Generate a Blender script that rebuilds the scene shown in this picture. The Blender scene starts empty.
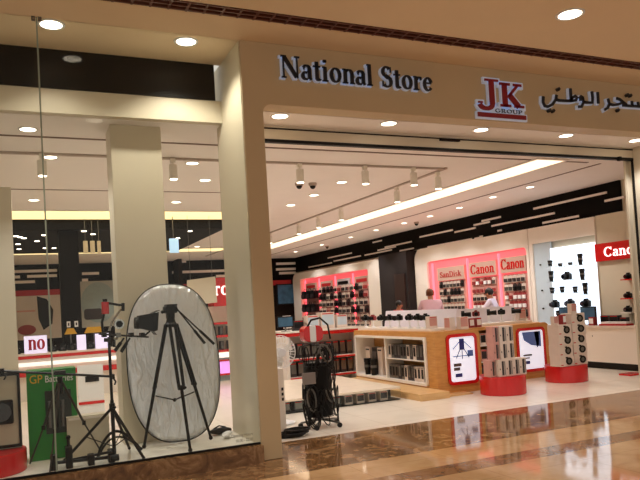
import bpy, math, random
from mathutils import Vector, Matrix
random.seed(7)
S = bpy.context.scene
COL = S.collection
PI = math.pi
# ------------------------------------------------------------------ camera
F = 663.687; YAW = 0.42188; PITCH = 0.03272; ROLL = -0.05838; CXP = 320; CYP = 284
EYE = Vector((0, 0, 1.5))
_f = Vector((math.sin(YAW)*math.cos(PITCH), math.cos(YAW)*math.cos(PITCH), math.sin(PITCH)))
_r = Vector((math.cos(YAW), -math.sin(YAW), 0)); _u = _r.cross(_f)
RT = _r*math.cos(ROLL) + _u*math.sin(ROLL); UP = -_r*math.sin(ROLL) + _u*math.cos(ROLL); FW = _f
cam_d = bpy.data.cameras.new('camera'); cam = bpy.data.objects.new('camera', cam_d); COL.objects.link(cam)
M4 = Matrix((RT, UP, -FW)).transposed().to_4x4(); M4.translation = EYE
cam.matrix_world = M4
cam_d.sensor_width = 36; cam_d.lens = F/640*36; cam_d.shift_y = (CYP-240)/640; cam_d.clip_end = 200
S.camera = cam
# ------------------------------------------------------------------ world, exposure
S.view_settings.view_transform = 'Standard'; S.view_settings.look = 'None'
S.view_settings.gamma = 1; S.view_settings.use_curve_mapping = False
S.view_settings.exposure = 0.0
w = bpy.data.worlds.new('mall_hall_light'); S.world = w; w.use_nodes = True
w.node_tree.nodes['Background'].inputs[0].default_value = (1.0, 0.92, 0.82, 1)
w.node_tree.nodes['Background'].inputs[1].default_value = 0.74
LAMP_STORE = 78; LAMP_MALL = 110; STRIP_E = 1.7; COVE_E = 1.3
def ray(x, y): return FW + RT*((x-CXP)/F) - UP*((y-CYP)/F)
def atY(x, y, Y): d = ray(x, y); return EYE + d*(Y/d.y)
def atX(x, y, X): d = ray(x, y); return EYE + d*(X/d.x)
def atZ(x, y, Z): d = ray(x, y); return EYE + d*((Z-1.5)/d.z)
# ------------------------------------------------------------------ materials
def lin(c): return tuple(((v/255)/12.92 if v/255 <= .04045 else ((v/255+.055)/1.055)**2.4) for v in c)
MATS = {}
def mat(name, rgb, rough=.5, metal=0, emit=0, erbg=None, noise=.06, nscale=8, coat=0, spec=.5):
    if name in MATS: return MATS[name]
    m = bpy.data.materials.new(name); m.use_nodes = True; nt = m.node_tree; b = nt.nodes['Principled BSDF']
    c = lin(rgb)
    b.inputs['Roughness'].default_value = rough; b.inputs['Metallic'].default_value = metal
    b.inputs['Coat Weight'].default_value = coat; b.inputs['Specular IOR Level'].default_value = spec
    if noise:
        n = nt.nodes.new('ShaderNodeTexNoise'); n.inputs['Scale'].default_value = nscale; n.inputs['Detail'].default_value = 4
        tc = nt.nodes.new('ShaderNodeTexCoord'); nt.links.new(tc.outputs['Object'], n.inputs['Vector'])
        r = nt.nodes.new('ShaderNodeValToRGB')
        r.color_ramp.elements[0].position = .3; r.color_ramp.elements[1].position = .7
        r.color_ramp.elements[0].color = tuple(max(0, v*(1-noise)) for v in c)+(1,)
        r.color_ramp.elements[1].color = tuple(min(1, v*(1+noise)) for v in c)+(1,)
        nt.links.new(n.outputs['Fac'], r.inputs['Fac']); nt.links.new(r.outputs['Color'], b.inputs['Base Color'])
    else: b.inputs['Base Color'].default_value = c+(1,)
    if emit:
        b.inputs['Emission Color'].default_value = lin(erbg or rgb)+(1,); b.inputs['Emission Strength'].default_value = emit
    MATS[name] = m; return m
def marble(name, c1, c2, c3, scale, rough, vein=1.0, joint=None):
    m = bpy.data.materials.new(name); m.use_nodes = True; nt = m.node_tree; b = nt.nodes['Principled BSDF']
    tc = nt.nodes.new('ShaderNodeTexCoord')
    mp = nt.nodes.new('ShaderNodeMapping'); mp.inputs['Rotation'].default_value = (0, 0, .5)
    nt.links.new(tc.outputs['Object'], mp.inputs['Vector'])
    n = nt.nodes.new('ShaderNodeTexNoise'); n.inputs['Scale'].default_value = scale; n.inputs['Detail'].default_value = 10
    n.inputs['Roughness'].default_value = .65; n.inputs['Distortion'].default_value = vein
    nt.links.new(mp.outputs['Vector'], n.inputs['Vector'])
    r = nt.nodes.new('ShaderNodeValToRGB'); e = r.color_ramp.elements
    e[0].position = .3; e[0].color = lin(c1)+(1,); e[1].position = .75; e[1].color = lin(c3)+(1,)
    k = e.new(.5); k.color = lin(c2)+(1,)
    nt.links.new(n.outputs['Fac'], r.inputs['Fac']); last = r.outputs['Color']
    if joint:
        bt = nt.nodes.new('ShaderNodeTexBrick'); bt.offset = 0
        bt.inputs['Color1'].default_value = (1, 1, 1, 1); bt.inputs['Color2'].default_value = (.96, .96, .96, 1)
        bt.inputs['Mortar'].default_value = (.7, .66, .62, 1); bt.inputs['Scale'].default_value = 1
        bt.inputs['Mortar Size'].default_value = .004; bt.inputs['Brick Width'].default_value = joint; bt.inputs['Row Height'].default_value = joint
        nt.links.new(tc.outputs['Object'], bt.inputs['Vector'])
        mx = nt.nodes.new('ShaderNodeMix'); mx.data_type = 'RGBA'; mx.blend_type = 'MULTIPLY'; mx.inputs[0].default_value = 1
        nt.links.new(last, mx.inputs[6]); nt.links.new(bt.outputs['Color'], mx.inputs[7]); last = mx.outputs[2]
    nt.links.new(last, b.inputs['Base Color']); b.inputs['Roughness'].default_value = rough
    MATS[name] = m; return m
def glassmat(name, tint, refl=1.0):
    m = bpy.data.materials.new(name); m.use_nodes = True; nt = m.node_tree; nt.nodes.clear()
    o = nt.nodes.new('ShaderNodeOutputMaterial'); mx = nt.nodes.new('ShaderNodeMixShader')
    t = nt.nodes.new('ShaderNodeBsdfTransparent'); t.inputs[0].default_value = tint+(1,)
    g = nt.nodes.new('ShaderNodeBsdfGlossy'); g.inputs['Roughness'].default_value = .0
    fr = nt.nodes.new('ShaderNodeFresnel'); fr.inputs[0].default_value = 1.45
    mu = nt.nodes.new('ShaderNodeMath'); mu.operation = 'MULTIPLY'; mu.inputs[1].default_value = refl
    nt.links.new(fr.outputs[0], mu.inputs[0]); nt.links.new(mu.outputs[0], mx.inputs[0])
    nt.links.new(t.outputs[0], mx.inputs[1]); nt.links.new(g.outputs[0], mx.inputs[2]); nt.links.new(mx.outputs[0], o.inputs[0])
    MATS[name] = m; return m
def wood(name, c1, c2, rough=.35):
    m = bpy.data.materials.new(name); m.use_nodes = True; nt = m.node_tree; b = nt.nodes['Principled BSDF']
    tc = nt.nodes.new('ShaderNodeTexCoord'); mp = nt.nodes.new('ShaderNodeMapping'); mp.inputs['Scale'].default_value = (6, 6, 40)
    n = nt.nodes.new('ShaderNodeTexNoise'); n.inputs['Scale'].default_value = 1; n.inputs['Detail'].default_value = 6
    r = nt.nodes.new('ShaderNodeValToRGB'); r.color_ramp.elements[0].position = .3; r.color_ramp.elements[1].position = .7
    r.color_ramp.elements[0].color = lin(c1)+(1,); r.color_ramp.elements[1].color = lin(c2)+(1,)
    nt.links.new(tc.outputs['Object'], mp.inputs['Vector']); nt.links.new(mp.outputs[0], n.inputs['Vector'])
    nt.links.new(n.outputs['Fac'], r.inputs['Fac']); nt.links.new(r.outputs[0], b.inputs['Base Color'])
    b.inputs['Roughness'].default_value = rough; MATS[name] = m; return m
def foil():
    m = bpy.data.materials.new('silver_foil'); m.use_nodes = True; nt = m.node_tree; b = nt.nodes['Principled BSDF']
    tc = nt.nodes.new('ShaderNodeTexCoord'); mp = nt.nodes.new('ShaderNodeMapping'); mp.inputs['Rotation'].default_value = (0, .7, 0); mp.inputs['Scale'].default_value = (5, 5, 1.3)
    n = nt.nodes.new('ShaderNodeTexNoise'); n.inputs['Scale'].default_value = 3.5; n.inputs['Detail'].default_value = 7; n.inputs['Distortion'].default_value = .8
    bp = nt.nodes.new('ShaderNodeBump'); bp.inputs['Strength'].default_value = .5; bp.inputs['Distance'].default_value = .08
    nt.links.new(tc.outputs['Object'], mp.inputs[0]); nt.links.new(mp.outputs[0], n.inputs['Vector'])
    nt.links.new(n.outputs['Fac'], bp.inputs['Height']); nt.links.new(bp.outputs[0], b.inputs['Normal'])
    b.inputs['Base Color'].default_value = (.86, .88, .93, 1); b.inputs['Metallic'].default_value = .6; b.inputs['Roughness'].default_value = .28  # slight blue tint in the base colour stands in for blue reflections
    return m

WHITE = mat('white_laminate', (240, 230, 218), .35, noise=.012, nscale=2)
CREAM = mat('cream_panel', (212, 201, 178), .4, noise=.01)
TAN = mat('tan_fascia', (198, 176, 140), .5, noise=.03, nscale=2)
MALLC = mat('mall_ceiling_paint', (236, 212, 176), .8, noise=.02, nscale=2)
CEIL = mat('store_ceiling_paint', (244, 236, 230), .85, noise=.015, nscale=2)
BLACK = mat('matte_black', (12, 10, 9), .5, spec=.25)
BLACKP = mat('black_plastic', (15, 14, 15), .4, spec=.3)
BANDB = mat('black_wall_band', (11, 7, 6), .75, spec=.15)
DARKB = mat('dark_brown_wall', (28, 17, 13), .7, spec=.15)
GREYM = mat('grey_metal', (120, 118, 114), .3, .8)
SILV = mat('silver_metal', (190, 190, 188), .25, .9)
RED = mat('red_gloss', (208, 26, 28), .25, coat=.3, noise=.03)
REDM = mat('red_matte', (180, 26, 30), .6)
DRED = mat('dark_red_sign', (150, 12, 22), .35, emit=.25, noise=0)
PINK = mat('pink_lit_back_panel', (250, 120, 125), .6, emit=.55, erbg=(255, 92, 104), noise=.02)
PINKG = mat('pink_light_tube', (255, 120, 130), .5, emit=2.2, erbg=(255, 90, 105), noise=0)
HEAD = mat('brand_header_panel', (200, 166, 150), .5, noise=0)
LIT = mat('lit_white_panel', (235, 245, 255), .5, emit=1.25, erbg=(225, 240, 255), noise=0)
PALEB = mat('pale_blue_glass_panel', (196, 212, 222), .2, noise=.02)
STRIP = mat('ceiling_strip_diffuser', (255, 240, 215), .5, emit=STRIP_E, erbg=(255, 226, 190), noise=0)
COVE = mat('cove_glow', (255, 238, 190), .5, emit=COVE_E, erbg=(255, 226, 165), noise=0)
LAMPM = mat('lamp_lens', (255, 245, 230), .4, emit=9, erbg=(255, 236, 210), noise=0)
WOODM = wood('orange_maple_veneer', (196, 134, 68), (214, 156, 86))
WOODL = wood('pale_maple_edge', (214, 168, 110), (226, 184, 128))
BROWNM = marble('brown_veined_marble', (70, 46, 28), (124, 88, 54), (186, 150, 108), 5.0, .07, 1.2)
BROWN2 = marble('brown_marble_stripe', (96, 64, 40), (136, 96, 62), (166, 124, 86), 4, .07, 1.0)
BEIGEM = marble('beige_polished_marble', (174, 134, 92), (190, 150, 106), (204, 168, 124), 2.2, .06, .6, joint=.9)
FLOORW = marble('cream_store_tile', (232, 220, 202), (238, 227, 210), (242, 232, 216), 1.4, .22, .4, joint=.8)
GLASS = glassmat('shop_glass', (.96, .975, .96), .4)
GLASSE = mat('green_glass_edge', (150, 162, 146), .12, noise=0)
GREEN = mat('green_box_print', (28, 128, 42), .4, noise=.04)
YEL = mat('yellow_print', (226, 176, 26), .5, noise=0)
PAPERW = mat('white_print', (236, 234, 232), .5, noise=0)
BOXW = mat('white_carton', (224, 206, 192), .5, noise=.03)
BOXP = mat('pinkish_carton', (206, 150, 140), .5, noise=.05)
BOXD = mat('dark_carton', (48, 40, 42), .45, noise=.1)
BOXR = mat('red_carton', (146, 48, 48), .5, noise=.05)
BLUEP = mat('blue_print', (90, 120, 190), .5, noise=0)
BLUED = mat('dark_blue_print', (40, 46, 120), .5, noise=0)
SCRN = mat('blue_screen', (48, 84, 108), .3, emit=.12, noise=.4, nscale=5)
LENSG = mat('lens_glass', (12, 14, 24), .05, coat=1, noise=0)
SKIN = mat('skin', (170, 112, 84), .5, noise=.04)
HAIRB = mat('black_hair', (20, 15, 14), .6, noise=.2, nscale=40)
HAIRR = mat('brown_hair', (112, 66, 40), .6, noise=.2, nscale=40)
SHIRTP = mat('pink_shirt_cloth', (216, 176, 190), .8, noise=.05)
SHIRTL = mat('lavender_shirt_cloth', (222, 212, 232), .8, noise=.05)
TROUS = mat('dark_trouser_cloth', (34, 32, 40), .8)
FOIL = foil()
HALO = mat('white_acrylic_letter_side', (205, 216, 235), .4, emit=.12, erbg=(200, 214, 240), noise=0)
LETB = mat('navy_black_letter_face', (16, 22, 34), .3, noise=0)
JKRED = mat('logo_red_face', (118, 8, 20), .35, emit=.12, noise=0)
WHITEL = mat('white_lit_letters', (255, 235, 235), .5, emit=1.4, noise=0)
PURP = mat('purple_lit_tag', (220, 150, 230), .5, emit=.9, noise=0)
NOPLATE = mat('pale_lilac_lit_plate', (225, 215, 245), .5, emit=.7, noise=0)
BLUEBAG = mat('grey_blue_panel', (150, 164, 162), .6, noise=.05)
BRASS = mat('yellow_tag', (216, 160, 30), .5, noise=.05)
# ------------------------------------------------------------------ mesh builder
class MB:
    def __init__(s): s.v = []; s.f = []; s.m = []; s.ms = []
    def mi(s, m):
        if m is None: return 0
        if m not in s.ms: s.ms.append(m)
        return s.ms.index(m)
    def add(s, vs, fs, m=None):
        b = len(s.v); s.v += [tuple(v) for v in vs]; s.f += [tuple(i+b for i in f) for f in fs]; k = s.mi(m); s.m += [k]*len(fs); return s
    def box(s, x0, x1, y0, y1, z0, z1, m=None, rz=0, c=None):
        vs = [(x, y, z) for z in (z0, z1) for y in (y0, y1) for x in (x0, x1)]
        if rz:
            cx, cy = c or ((x0+x1)/2, (y0+y1)/2); co, si = math.cos(rz), math.sin(rz)
            vs = [(cx+(x-cx)*co-(y-cy)*si, cy+(x-cx)*si+(y-cy)*co, z) for x, y, z in vs]
        return s.add(vs, [(0, 2, 3, 1), (4, 5, 7, 6), (0, 1, 5, 4), (2, 6, 7, 3), (0, 4, 6, 2), (1, 3, 7, 5)], m)
    def cyl(s, a, b, r0, r1=None, n=12, m=None, caps=True):
        a, b = Vector(a), Vector(b); r1 = r0 if r1 is None else r1
        d = (b-a).normalized(); t = Vector((0, 0, 1)) if abs(d.z) < .9 else Vector((1, 0, 0))
        u = d.cross(t).normalized(); v = d.cross(u)
        vs = []
        for p, r in ((a, r0), (b, r1)):
            for i in range(n):
                q = 2*PI*i/n; vs.append(p+u*(r*math.cos(q))+v*(r*math.sin(q)))
        fs = [(i, (i+1) % n, n+(i+1) % n, n+i) for i in range(n)]
        if caps: fs += [tuple(range(n))[::-1], tuple(range(n, 2*n))]
        return s.add(vs, fs, m)
    def tube(s, pts, r, n=8, m=None):
        for i in range(len(pts)-1):
            s.cyl(pts[i], pts[i+1], r, r, n, m); 
            if i: s.ball(pts[i], r, 6, 4, m)
        return s
    def ball(s, c, r, n=12, k=8, m=None, sc=(1, 1, 1)):
        vs = []; c = Vector(c)
        for j in range(1, k):
            for i in range(n):
                th = PI*j/k; ph = 2*PI*i/n
                vs.append(c+Vector((r*sc[0]*math.sin(th)*math.cos(ph), r*sc[1]*math.sin(th)*math.sin(ph), r*sc[2]*math.cos(th))))
        vs += [c+Vector((0, 0, r*sc[2])), c-Vector((0, 0, r*sc[2]))]
        fs = [(j*n+i, (j+1)*n+i, (j+1)*n+(i+1) % n, j*n+(i+1) % n) for j in range(k-2) for i in range(n)]
        T, B = len(vs)-2, len(vs)-1
        fs += [(T, i, (i+1) % n) for i in range(n)] + [(B, (k-2)*n+(i+1) % n, (k-2)*n+i) for i in range(n)]
        return s.add(vs, fs, m)
    def lathe(s, prof, c=(0, 0, 0), n=20, m=None):
        vs = []; c = Vector(c)
        for r, z in prof:
            for i in range(n):
                q = 2*PI*i/n; vs.append(c+Vector((r*math.cos(q), r*math.sin(q), z)))
        k = len(prof)
        fs = [(j*n+i, j*n+(i+1) % n, (j+1)*n+(i+1) % n, (j+1)*n+i) for j in range(k-1) for i in range(n)]
        fs += [tuple(range(n))[::-1], tuple(range((k-1)*n, k*n))]
        return s.add(vs, fs, m)
    def prism(s, pts, ax, a, b, m=None):
        """extrude a 2D outline along axis ax ('x': pts are (y,z); 'y': (x,z); 'z': (x,y))"""
        def p3(p, t): return (t, p[0], p[1]) if ax == 'x' else ((p[0], t, p[1]) if ax == 'y' else (p[0], p[1], t))
        n = len(pts); vs = [p3(p, a) for p in pts]+[p3(p, b) for p in pts]
        return s.add(vs, [(i, (i+1) % n, n+(i+1) % n, n+i) for i in range(n)]+[tuple(range(n))[::-1], tuple(range(n, 2*n))], m)
    def ring(s, outer, inner, ax, a, b, m=None):
        def p3(p, t): return (t, p[0], p[1]) if ax == 'x' else ((p[0], t, p[1]) if ax == 'y' else (p[0], p[1], t))
        n = len(outer); vs = []
        for t in (a, b):
            vs += [p3(p, t) for p in outer]+[p3(p, t) for p in inner]
        fs = []
        for i in range(n):
            j = (i+1) % n
            fs += [(i, j, n+j, n+i), (2*n+i, 3*n+i, 3*n+j, 2*n+j), (i, 2*n+i, 2*n+j, j), (n+i, n+j, 3*n+j, 3*n+i)]
        return s.add(vs, fs, m)
    def build(s, name, m, parent=None, bevel=0, smooth=False):
        me = bpy.data.meshes.new(name); me.from_pydata(s.v, [], s.f); me.materials.append(m)
        for x in s.ms[1:] if (s.ms and s.ms[0] is m) else s.ms: me.materials.append(x)
        if s.ms:
            lut = {i: (0 if mm is m or mm is None else list(me.materials).index(mm)) for i, mm in enumerate(s.ms)}
            me.polygons.foreach_set('material_index', [lut.get(k, 0) for k in s.m])
        import bmesh
        bm = bmesh.new(); bm.from_mesh(me); bmesh.ops.recalc_face_normals(bm, faces=bm.faces); bm.to_mesh(me); bm.free()
        if smooth: me.polygons.foreach_set('use_smooth', [True]*len(me.polygons))
        me.update(); o = bpy.data.objects.new(name, me); COL.objects.link(o)
        if parent is not None:
            o.parent = parent
            root = parent
            while root.parent: root = root.parent
            if root is parent and 'base' in ROOTS.get(root.name, {}): o.matrix_parent_inverse = Matrix.Translation(-Vector(root.location))
        if bevel:
            b = o.modifiers.new('bevel', 'BEVEL'); b.width = bevel; b.segments = 2; b.limit_method = 'ANGLE'
        return o
ROOTS = {}
def setp(o, label=None, cat=None, group=None, kind=None):
    if label: o['label'] = label
    if cat: o['category'] = cat
    if group: o['group'] = group
    if kind: o['kind'] = kind
    return o
def thing(name, label, cat, loc=(0, 0, 0), group=None, world=True):
    """world=True: parts are built in world coordinates and kept there; False: parts are built around the base"""
    o = bpy.data.objects.new(name, None); COL.objects.link(o); o.location = loc; o.empty_display_size = .1
    setp(o, label, cat, group)
    ROOTS[o.name] = {'base': 1} if world else {}
    return o
def struct(o): o['kind'] = 'structure'; return o
def dup(root, loc, rz=0, label=None, group=None, scale=None):
    r = root.copy(); COL.objects.link(r); r.location = loc; r.rotation_euler = (0, 0, rz)
    if scale: r.scale = (scale,)*3
    if label: r['label'] = label
    if group: r['group'] = group
    for ch in list(root.children):
        c = ch.copy(); COL.objects.link(c); c.parent = r
        for g in ch.children:
            d = g.copy(); COL.objects.link(d); d.parent = c
    return r
def rrect(x0, x1, z0, z1, r, n=6, corners=(1, 1, 1, 1)):
    """rounded outline, corners: bl, br, tr, tl"""
    P = []
    for (cx, cy, a0, use) in ((x0, z0, PI, corners[0]), (x1, z0, 1.5*PI, corners[1]), (x1, z1, 0, corners[2]), (x0, z1, .5*PI, corners[3])):
        sx = 1 if cx == x0 else -1; sy = 1 if cy == z0 else -1
        rr = r if use else 1e-4
        for i in range(n+1):
            q = a0+.5*PI*i/n; P.append((cx+sx*rr+rr*math.cos(q), cy+sy*rr+rr*math.sin(q)))
    return P
ORD = ['first', 'second', 'third', 'fourth', 'fifth', 'sixth', 'seventh', 'eighth', 'ninth', 'tenth', 'eleventh', 'twelfth', 'thirteenth', 'fourteenth', 'fifteenth', 'sixteenth', 'seventeenth', 'eighteenth', 'nineteenth', 'twentieth']
# ------------------------------------------------------------------ lettering: serif glyphs from ribbons
TH, TN = .115, .045
def arc(cx, cy, rx, ry, a0, a1, n=14, th=None, tn=None, k=1.0):
    th = th or TH; tn = tn or TN; P = []
    for i in range(n+1):
        q = math.radians(a0+(a1-a0)*i/n); P.append((cx+rx*math.cos(q), cy+ry*math.sin(q), (tn+(th-tn)*abs(math.cos(q)))*k))
    return P
def V(x, y0, y1, w=None): return [(x, y0, w or TH), (x, y1, w or TH)]
def Hh(x0, x1, y, w=None): return [(x0, y, w or TN), (x1, y, w or TN)]
GL = {
 'N': ([V(.09, .02, .68, .045), V(.60, .02, .68, .045), [(.13, .66, .12), (.57, .04, .12)], Hh(0, .2, .68), Hh(.01, .18, .02), Hh(.51, .7, .68)], .72),
 'a': ([arc(.165, .125, .11, .11, 60, 300), V(.31, .03, .34), arc(.2, .33, .12, .12, 0, 150), [(.31, .03, .09), (.40, .03, .04)], [(.11, .36, .09), (.09, .35, .07)], [(.19, .235, .04), (.3, .27, .04)]], .43),
 't': ([V(.14, .08, .60), Hh(0, .28, .45), arc(.2, .1, .065, .08, 190, 330)], .31),
 'i': ([V(.12, .0, .46), Hh(.01, .23, .02), Hh(.02, .13, .45), [(.12, .62, .13), (.12, .621, .13), (.12, .69, .1)], [(.065, .63, .05), (.175, .63, .05)]], .26),
 'o': ([arc(.24, .235, .165, .215, 0, 360, 24)], .48),
 'n': ([V(.12, 0, .46), V(.39, 0, .33), arc(.26, .32, .13, .125, 0, 150), Hh(.01, .22, .02), Hh(.3, .5, .02), Hh(.02, .13, .45)], .51),
 'l': ([V(.12, 0, .7), Hh(.01, .23, .02), Hh(.02, .13, .68)], .25),
 'S': ([arc(.25, .52, .15, .155, 35, 250), [(.2, .385, .12), (.32, .32, .12)], arc(.26, .185, .165, .165, 70, -145), V(.42, .5, .68, .035), V(.08, .02, .2, .035)], .52),
 'r': ([V(.12, 0, .46), Hh(.01, .24, .02), Hh(.02, .13, .45), arc(.27, .3, .12, .14, 60, 150), [(.3, .40, .1), (.37, .40, .1)]], .40),
 'e': ([arc(.22, .235, .15, .215, 15, 325), Hh(.12, .37, .27)], .43),
 'C': ([arc(.33, .34, .26, .32, 45, 320, 24, .13), V(.56, .48, .68, .04)], .64),
 'D': ([V(.14, .02, .68), arc(.26, .345, .29, .325, -90, 90, 18), Hh(0, .28, .68), Hh(0, .28, .02)], .64),
 's': ([arc(.17, .345, .09, .1, 35, 250, 10, .09), [(.13, .27, .09), (.23, .21, .09)], arc(.18, .12, .11, .105, 70, -145, 10, .09)], .36),
 'k': ([V(.12, 0, .7), Hh(.01, .23, .02), Hh(.02, .13, .68), [(.17, .22, .045), (.38, .44, .045)], [(.22, .26, .11), (.42, .02, .11)], Hh(.28, .42, .44), Hh(.33, .5, .02)], .52),
 'J': ([V(.42, .04, .70, .17), arc(.24, .05, .18, .14, 0, -170, 14, .15, .1), Hh(.24, .62, .72, .06), [(.085, .05, .15), (.085, .10, .15)]], .62),
 'K': ([V(.14, .0, .66, .17), Hh(0, .30, .65, .07), Hh(0, .30, .035, .07), [(.24, .3, .08), (.52, .64, .08)], [(.26, .36, .17), (.53, .03, .17)], Hh(.4, .64, .65, .07), Hh(.4, .68, .035, .07)], .68),
 'G': ([arc(.33, .34, .26, .32, 45, 330, 20, .13), V(.53, .04, .3, .11), Hh(.4, .62, .3)], .66),
 'R': ([V(.14, .02, .68), arc(.28, .51, .17, .17, -90, 90, 12), Hh(0, .3, .68), Hh(.14, .3, .345), Hh(0, .26, .02), [(.3, .34, .11), (.5, .02, .11)], Hh(.42, .6, .02)], .62),
 'O': ([arc(.34, .345, .26, .32, 0, 360, 24, .13)], .68),
 'U': ([V(.14, .2, .68), V(.52, .2, .68, .06), arc(.33, .2, .19, .18, 180, 360, 12), Hh(0, .28, .68), Hh(.42, .62, .68)], .64),
 'P': ([V(.14, .02, .68), arc(.28, .5, .18, .18, -90, 90, 12), Hh(0, .3, .68), Hh(.14, .3, .32), Hh(0, .26, .02)], .56),
 ' ': ([], .28)}
def ribbon(mb, pts, fr, depth, grow=0, m=None):
    """pts (u,v,w); fr: (origin, U, V, N) ; extruded towards N"""
    O, U, Vv, Nn = fr
    L = []; R = []
    P = [(p[0], p[1]) for p in pts]
    for i, p in enumerate(pts):
        a = P[max(i-1, 0)]; b = P[min(i+1, len(P)-1)]
        dx, dy = b[0]-a[0], b[1]-a[1]; l = math.hypot(dx, dy) or 1; dx /= l; dy /= l
        w = p[2]/2+grow; ex = (-grow if i == 0 else (grow if i == len(pts)-1 else 0))
        x, y = p[0]+dx*ex, p[1]+dy*ex
        L.append((x-dy*w, y+dx*w)); R.append((x+dy*w, y-dx*w))
    vs = []
    for t in (0, depth):
        for q in L+R: vs.append(O+U*q[0]+Vv*q[1]+Nn*t)
    n = len(pts); k = 2*n; fs = []
    for i in range(n-1):
        fs += [(i, i+1, n+i+1, n+i), (k+i, k+n+i, k+n+i+1, k+i+1), (i, k+i, k+i+1, i+1), (n+i, n+i+1, k+n+i+1, k+n+i)]
    fs += [(0, n, k+n, k), (n-1, k+n-1, k+2*n-1, 2*n-1)]
    mb.add(vs, fs, m)
def textw(s): return sum(GL[c][1] for c in s)+.03*(len(s)-1)
def letters(s, fr, cap, width, depth, grow=0):
    """one MB per letter, origin at baseline left; cap height and total width in metres"""
    O, U, Vv, Nn = fr; k = cap/.7; kx = width/textw(s); out = []; x = 0
    for c in s:
        if c != ' ':
            mb = MB(); 
            for st in GL[c][0]:
                pts = [(p[0]*kx+x, p[1]*k, p[2]*k) for p in st]; ribbon(mb, pts, fr, depth, grow)
            out.append((c, mb))
        x += (GL[c][1]+.03)*kx
    return out
def word(s, fr, cap, width, depth, grow=0):
    mb = MB()
    for c, l in letters(s, fr, cap, width, depth, grow): mb.add(l.v, l.f)
    return mb
def sans(name, s, fr, size, depth, m, parent, width=None):
    cu = bpy.data.curves.new(name, 'FONT'); cu.body = s; cu.size = 1; cu.extrude = .01
    o = bpy.data.objects.new(name, cu); COL.objects.link(o)
    dg = bpy.context.evaluated_depsgraph_get(); me = bpy.data.meshes.new_from_object(o.evaluated_get(dg))
    bpy.data.objects.remove(o)
    O, U, Vv, Nn = fr; W = max(v.co.x for v in me.vertices); kx = (width/W) if width else size
    mb = MB(); mb.add([O+U*(v.co.x*kx)+Vv*(v.co.y*size)+Nn*((v.co.z+.01)/.02*depth) for v in me.vertices], [tuple(p.vertices) for p in me.polygons])
    return mb.build(name, m, parent)
X_, Y_, Z_ = Vector((1, 0, 0)), Vector((0, 1, 0)), Vector((0, 0, 1))
def frY(x, y, z): return (Vector((x, y, z)), X_, Z_, -Y_)       # faces -Y (the mall)
def frX(x, y, z): return (Vector((x, y, z)), -Y_, Z_, -X_)      # faces -X
# ================================================================== STRUCTURE
ZC = 3.58; ZM = 4.23; YF = 6.316
struct(MB().box(-9, 16, -7, 4.79, -.1, 0).build('floor', BEIGEM))
struct(MB().box(-9, 16, 4.79, 5.08, -.1, 0).build('trim_1', BROWN2))
struct(MB().box(-9, 16, 5.08, 5.65, -.1, 0).build('floor', BEIGEM))
struct(MB().box(-9, 16, 5.65, 7.04, -.1, 0).build('trim_2', BROWNM))
struct(MB().box(-9, 12, 7.04, 27, -.1, 0).build('floor', FLOORW))
# mall ceiling with the brick-red lattice slot
struct(MB().box(-9, 16, -7, 5.64, ZM, ZM+.1).build('ceiling', MALLC))
struct(MB().box(-9, 16, 5.84, 7.06, ZM, ZM+.1).build('ceiling', MALLC))
gr = struct(MB().box(-9, 16, 5.64, 5.84, ZM+.06, ZM+.1).build('trim_3', mat('slot_dark_red', (70, 32, 22), .7)))
g2 = MB(); lat = mat('lattice_red_brown', (104, 58, 42), .5)
for i in range(3): g2.box(-4, 12, 5.655+i*.075, 5.675+i*.075, ZM-.005, ZM+.03)
x = -4
while x < 12: g2.box(x, x+.02, 5.64, 5.84, ZM-.003, ZM+.035); x += .16
struct(g2.build('trim_4', lat, gr))
# facade: portal outline with a rounded corner
P = [(2.10, 0), (2.315, 0)]
for i in range(9):
    q = PI-.5*PI*i/8; P.append((2.315+.09+.09*math.cos(q), 3.50+.09*math.sin(q)))
P += [(8.40, 3.59), (8.40, 0), (12.5, 0), (12.5, ZM), (2.10, ZM)]
struct(MB().prism(P, 'y', YF, YF+.24).build('wall_front', TAN, bevel=.006))
struct(MB().box(2.115, 2.315, YF+.24, 7.28, 0, ZM).build('wall_pillar', TAN))
struct(MB().box(2.095, 2.115, YF+.02, 7.28, .15, ZM).build('wall_left', CREAM))
struct(MB().box(8.40, 8.60, YF+.24, 7.16, 0, 3.59).build('wall_pier', CREAM))
struct(MB().box(8.33, 8.40, 7.12, 7.16, 0, 3.42).build('trim_5', CREAM))
struct(MB().box(2.315, 8.6, YF+.24, 7.04, 3.585, 3.64).build('ceiling', CEIL))
tr = MB().box(2.315, 8.40, 7.04, 7.16, 3.43, ZC); tr.box(2.315, 8.40, 7.03, 7.06, 3.555, 3.57, BLACK)
sh = thing('roller_shutter_housing', 'cream shutter housing with black guide rail across the top of the open shop entrance', 'shutter', (5.3, 7.1, 3.41))
MB().box(2.315, 8.40, 7.04, 7.16, 3.43, ZC).build('housing', CREAM, sh)
MB().box(2.315, 8.40, 7.035, 7.10, 3.395, 3.43).build('bottom_rail', BLACK, sh)
MB().box(2.315, 8.40, 7.033, 7.04, 3.545, 3.56).build('shadow_gap', DARKB, sh)
MB().box(8.38, 8.40, 7.04, 7.07, 0, 3.43).build('guide_channel', BLACK, sh)
MB().box(8.06, 8.11, 6.99, 7.035, 3.37, 3.43).build('end_stop', BLACK, sh)
MB().box(4.95, 5.25, 7.0, 7.038, 3.52, 3.54).build('vent_slot', DARKB, sh)
# top of the window bay
struct(MB().box(-9, 2.03, 7.05, 7.14, 3.83, ZM).build('trim_6', BLACK))
struct(MB().box(-9, 2.095, 7.06, 7.3, 3.585, 3.83).build('wall_bulkhead', CREAM))
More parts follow.
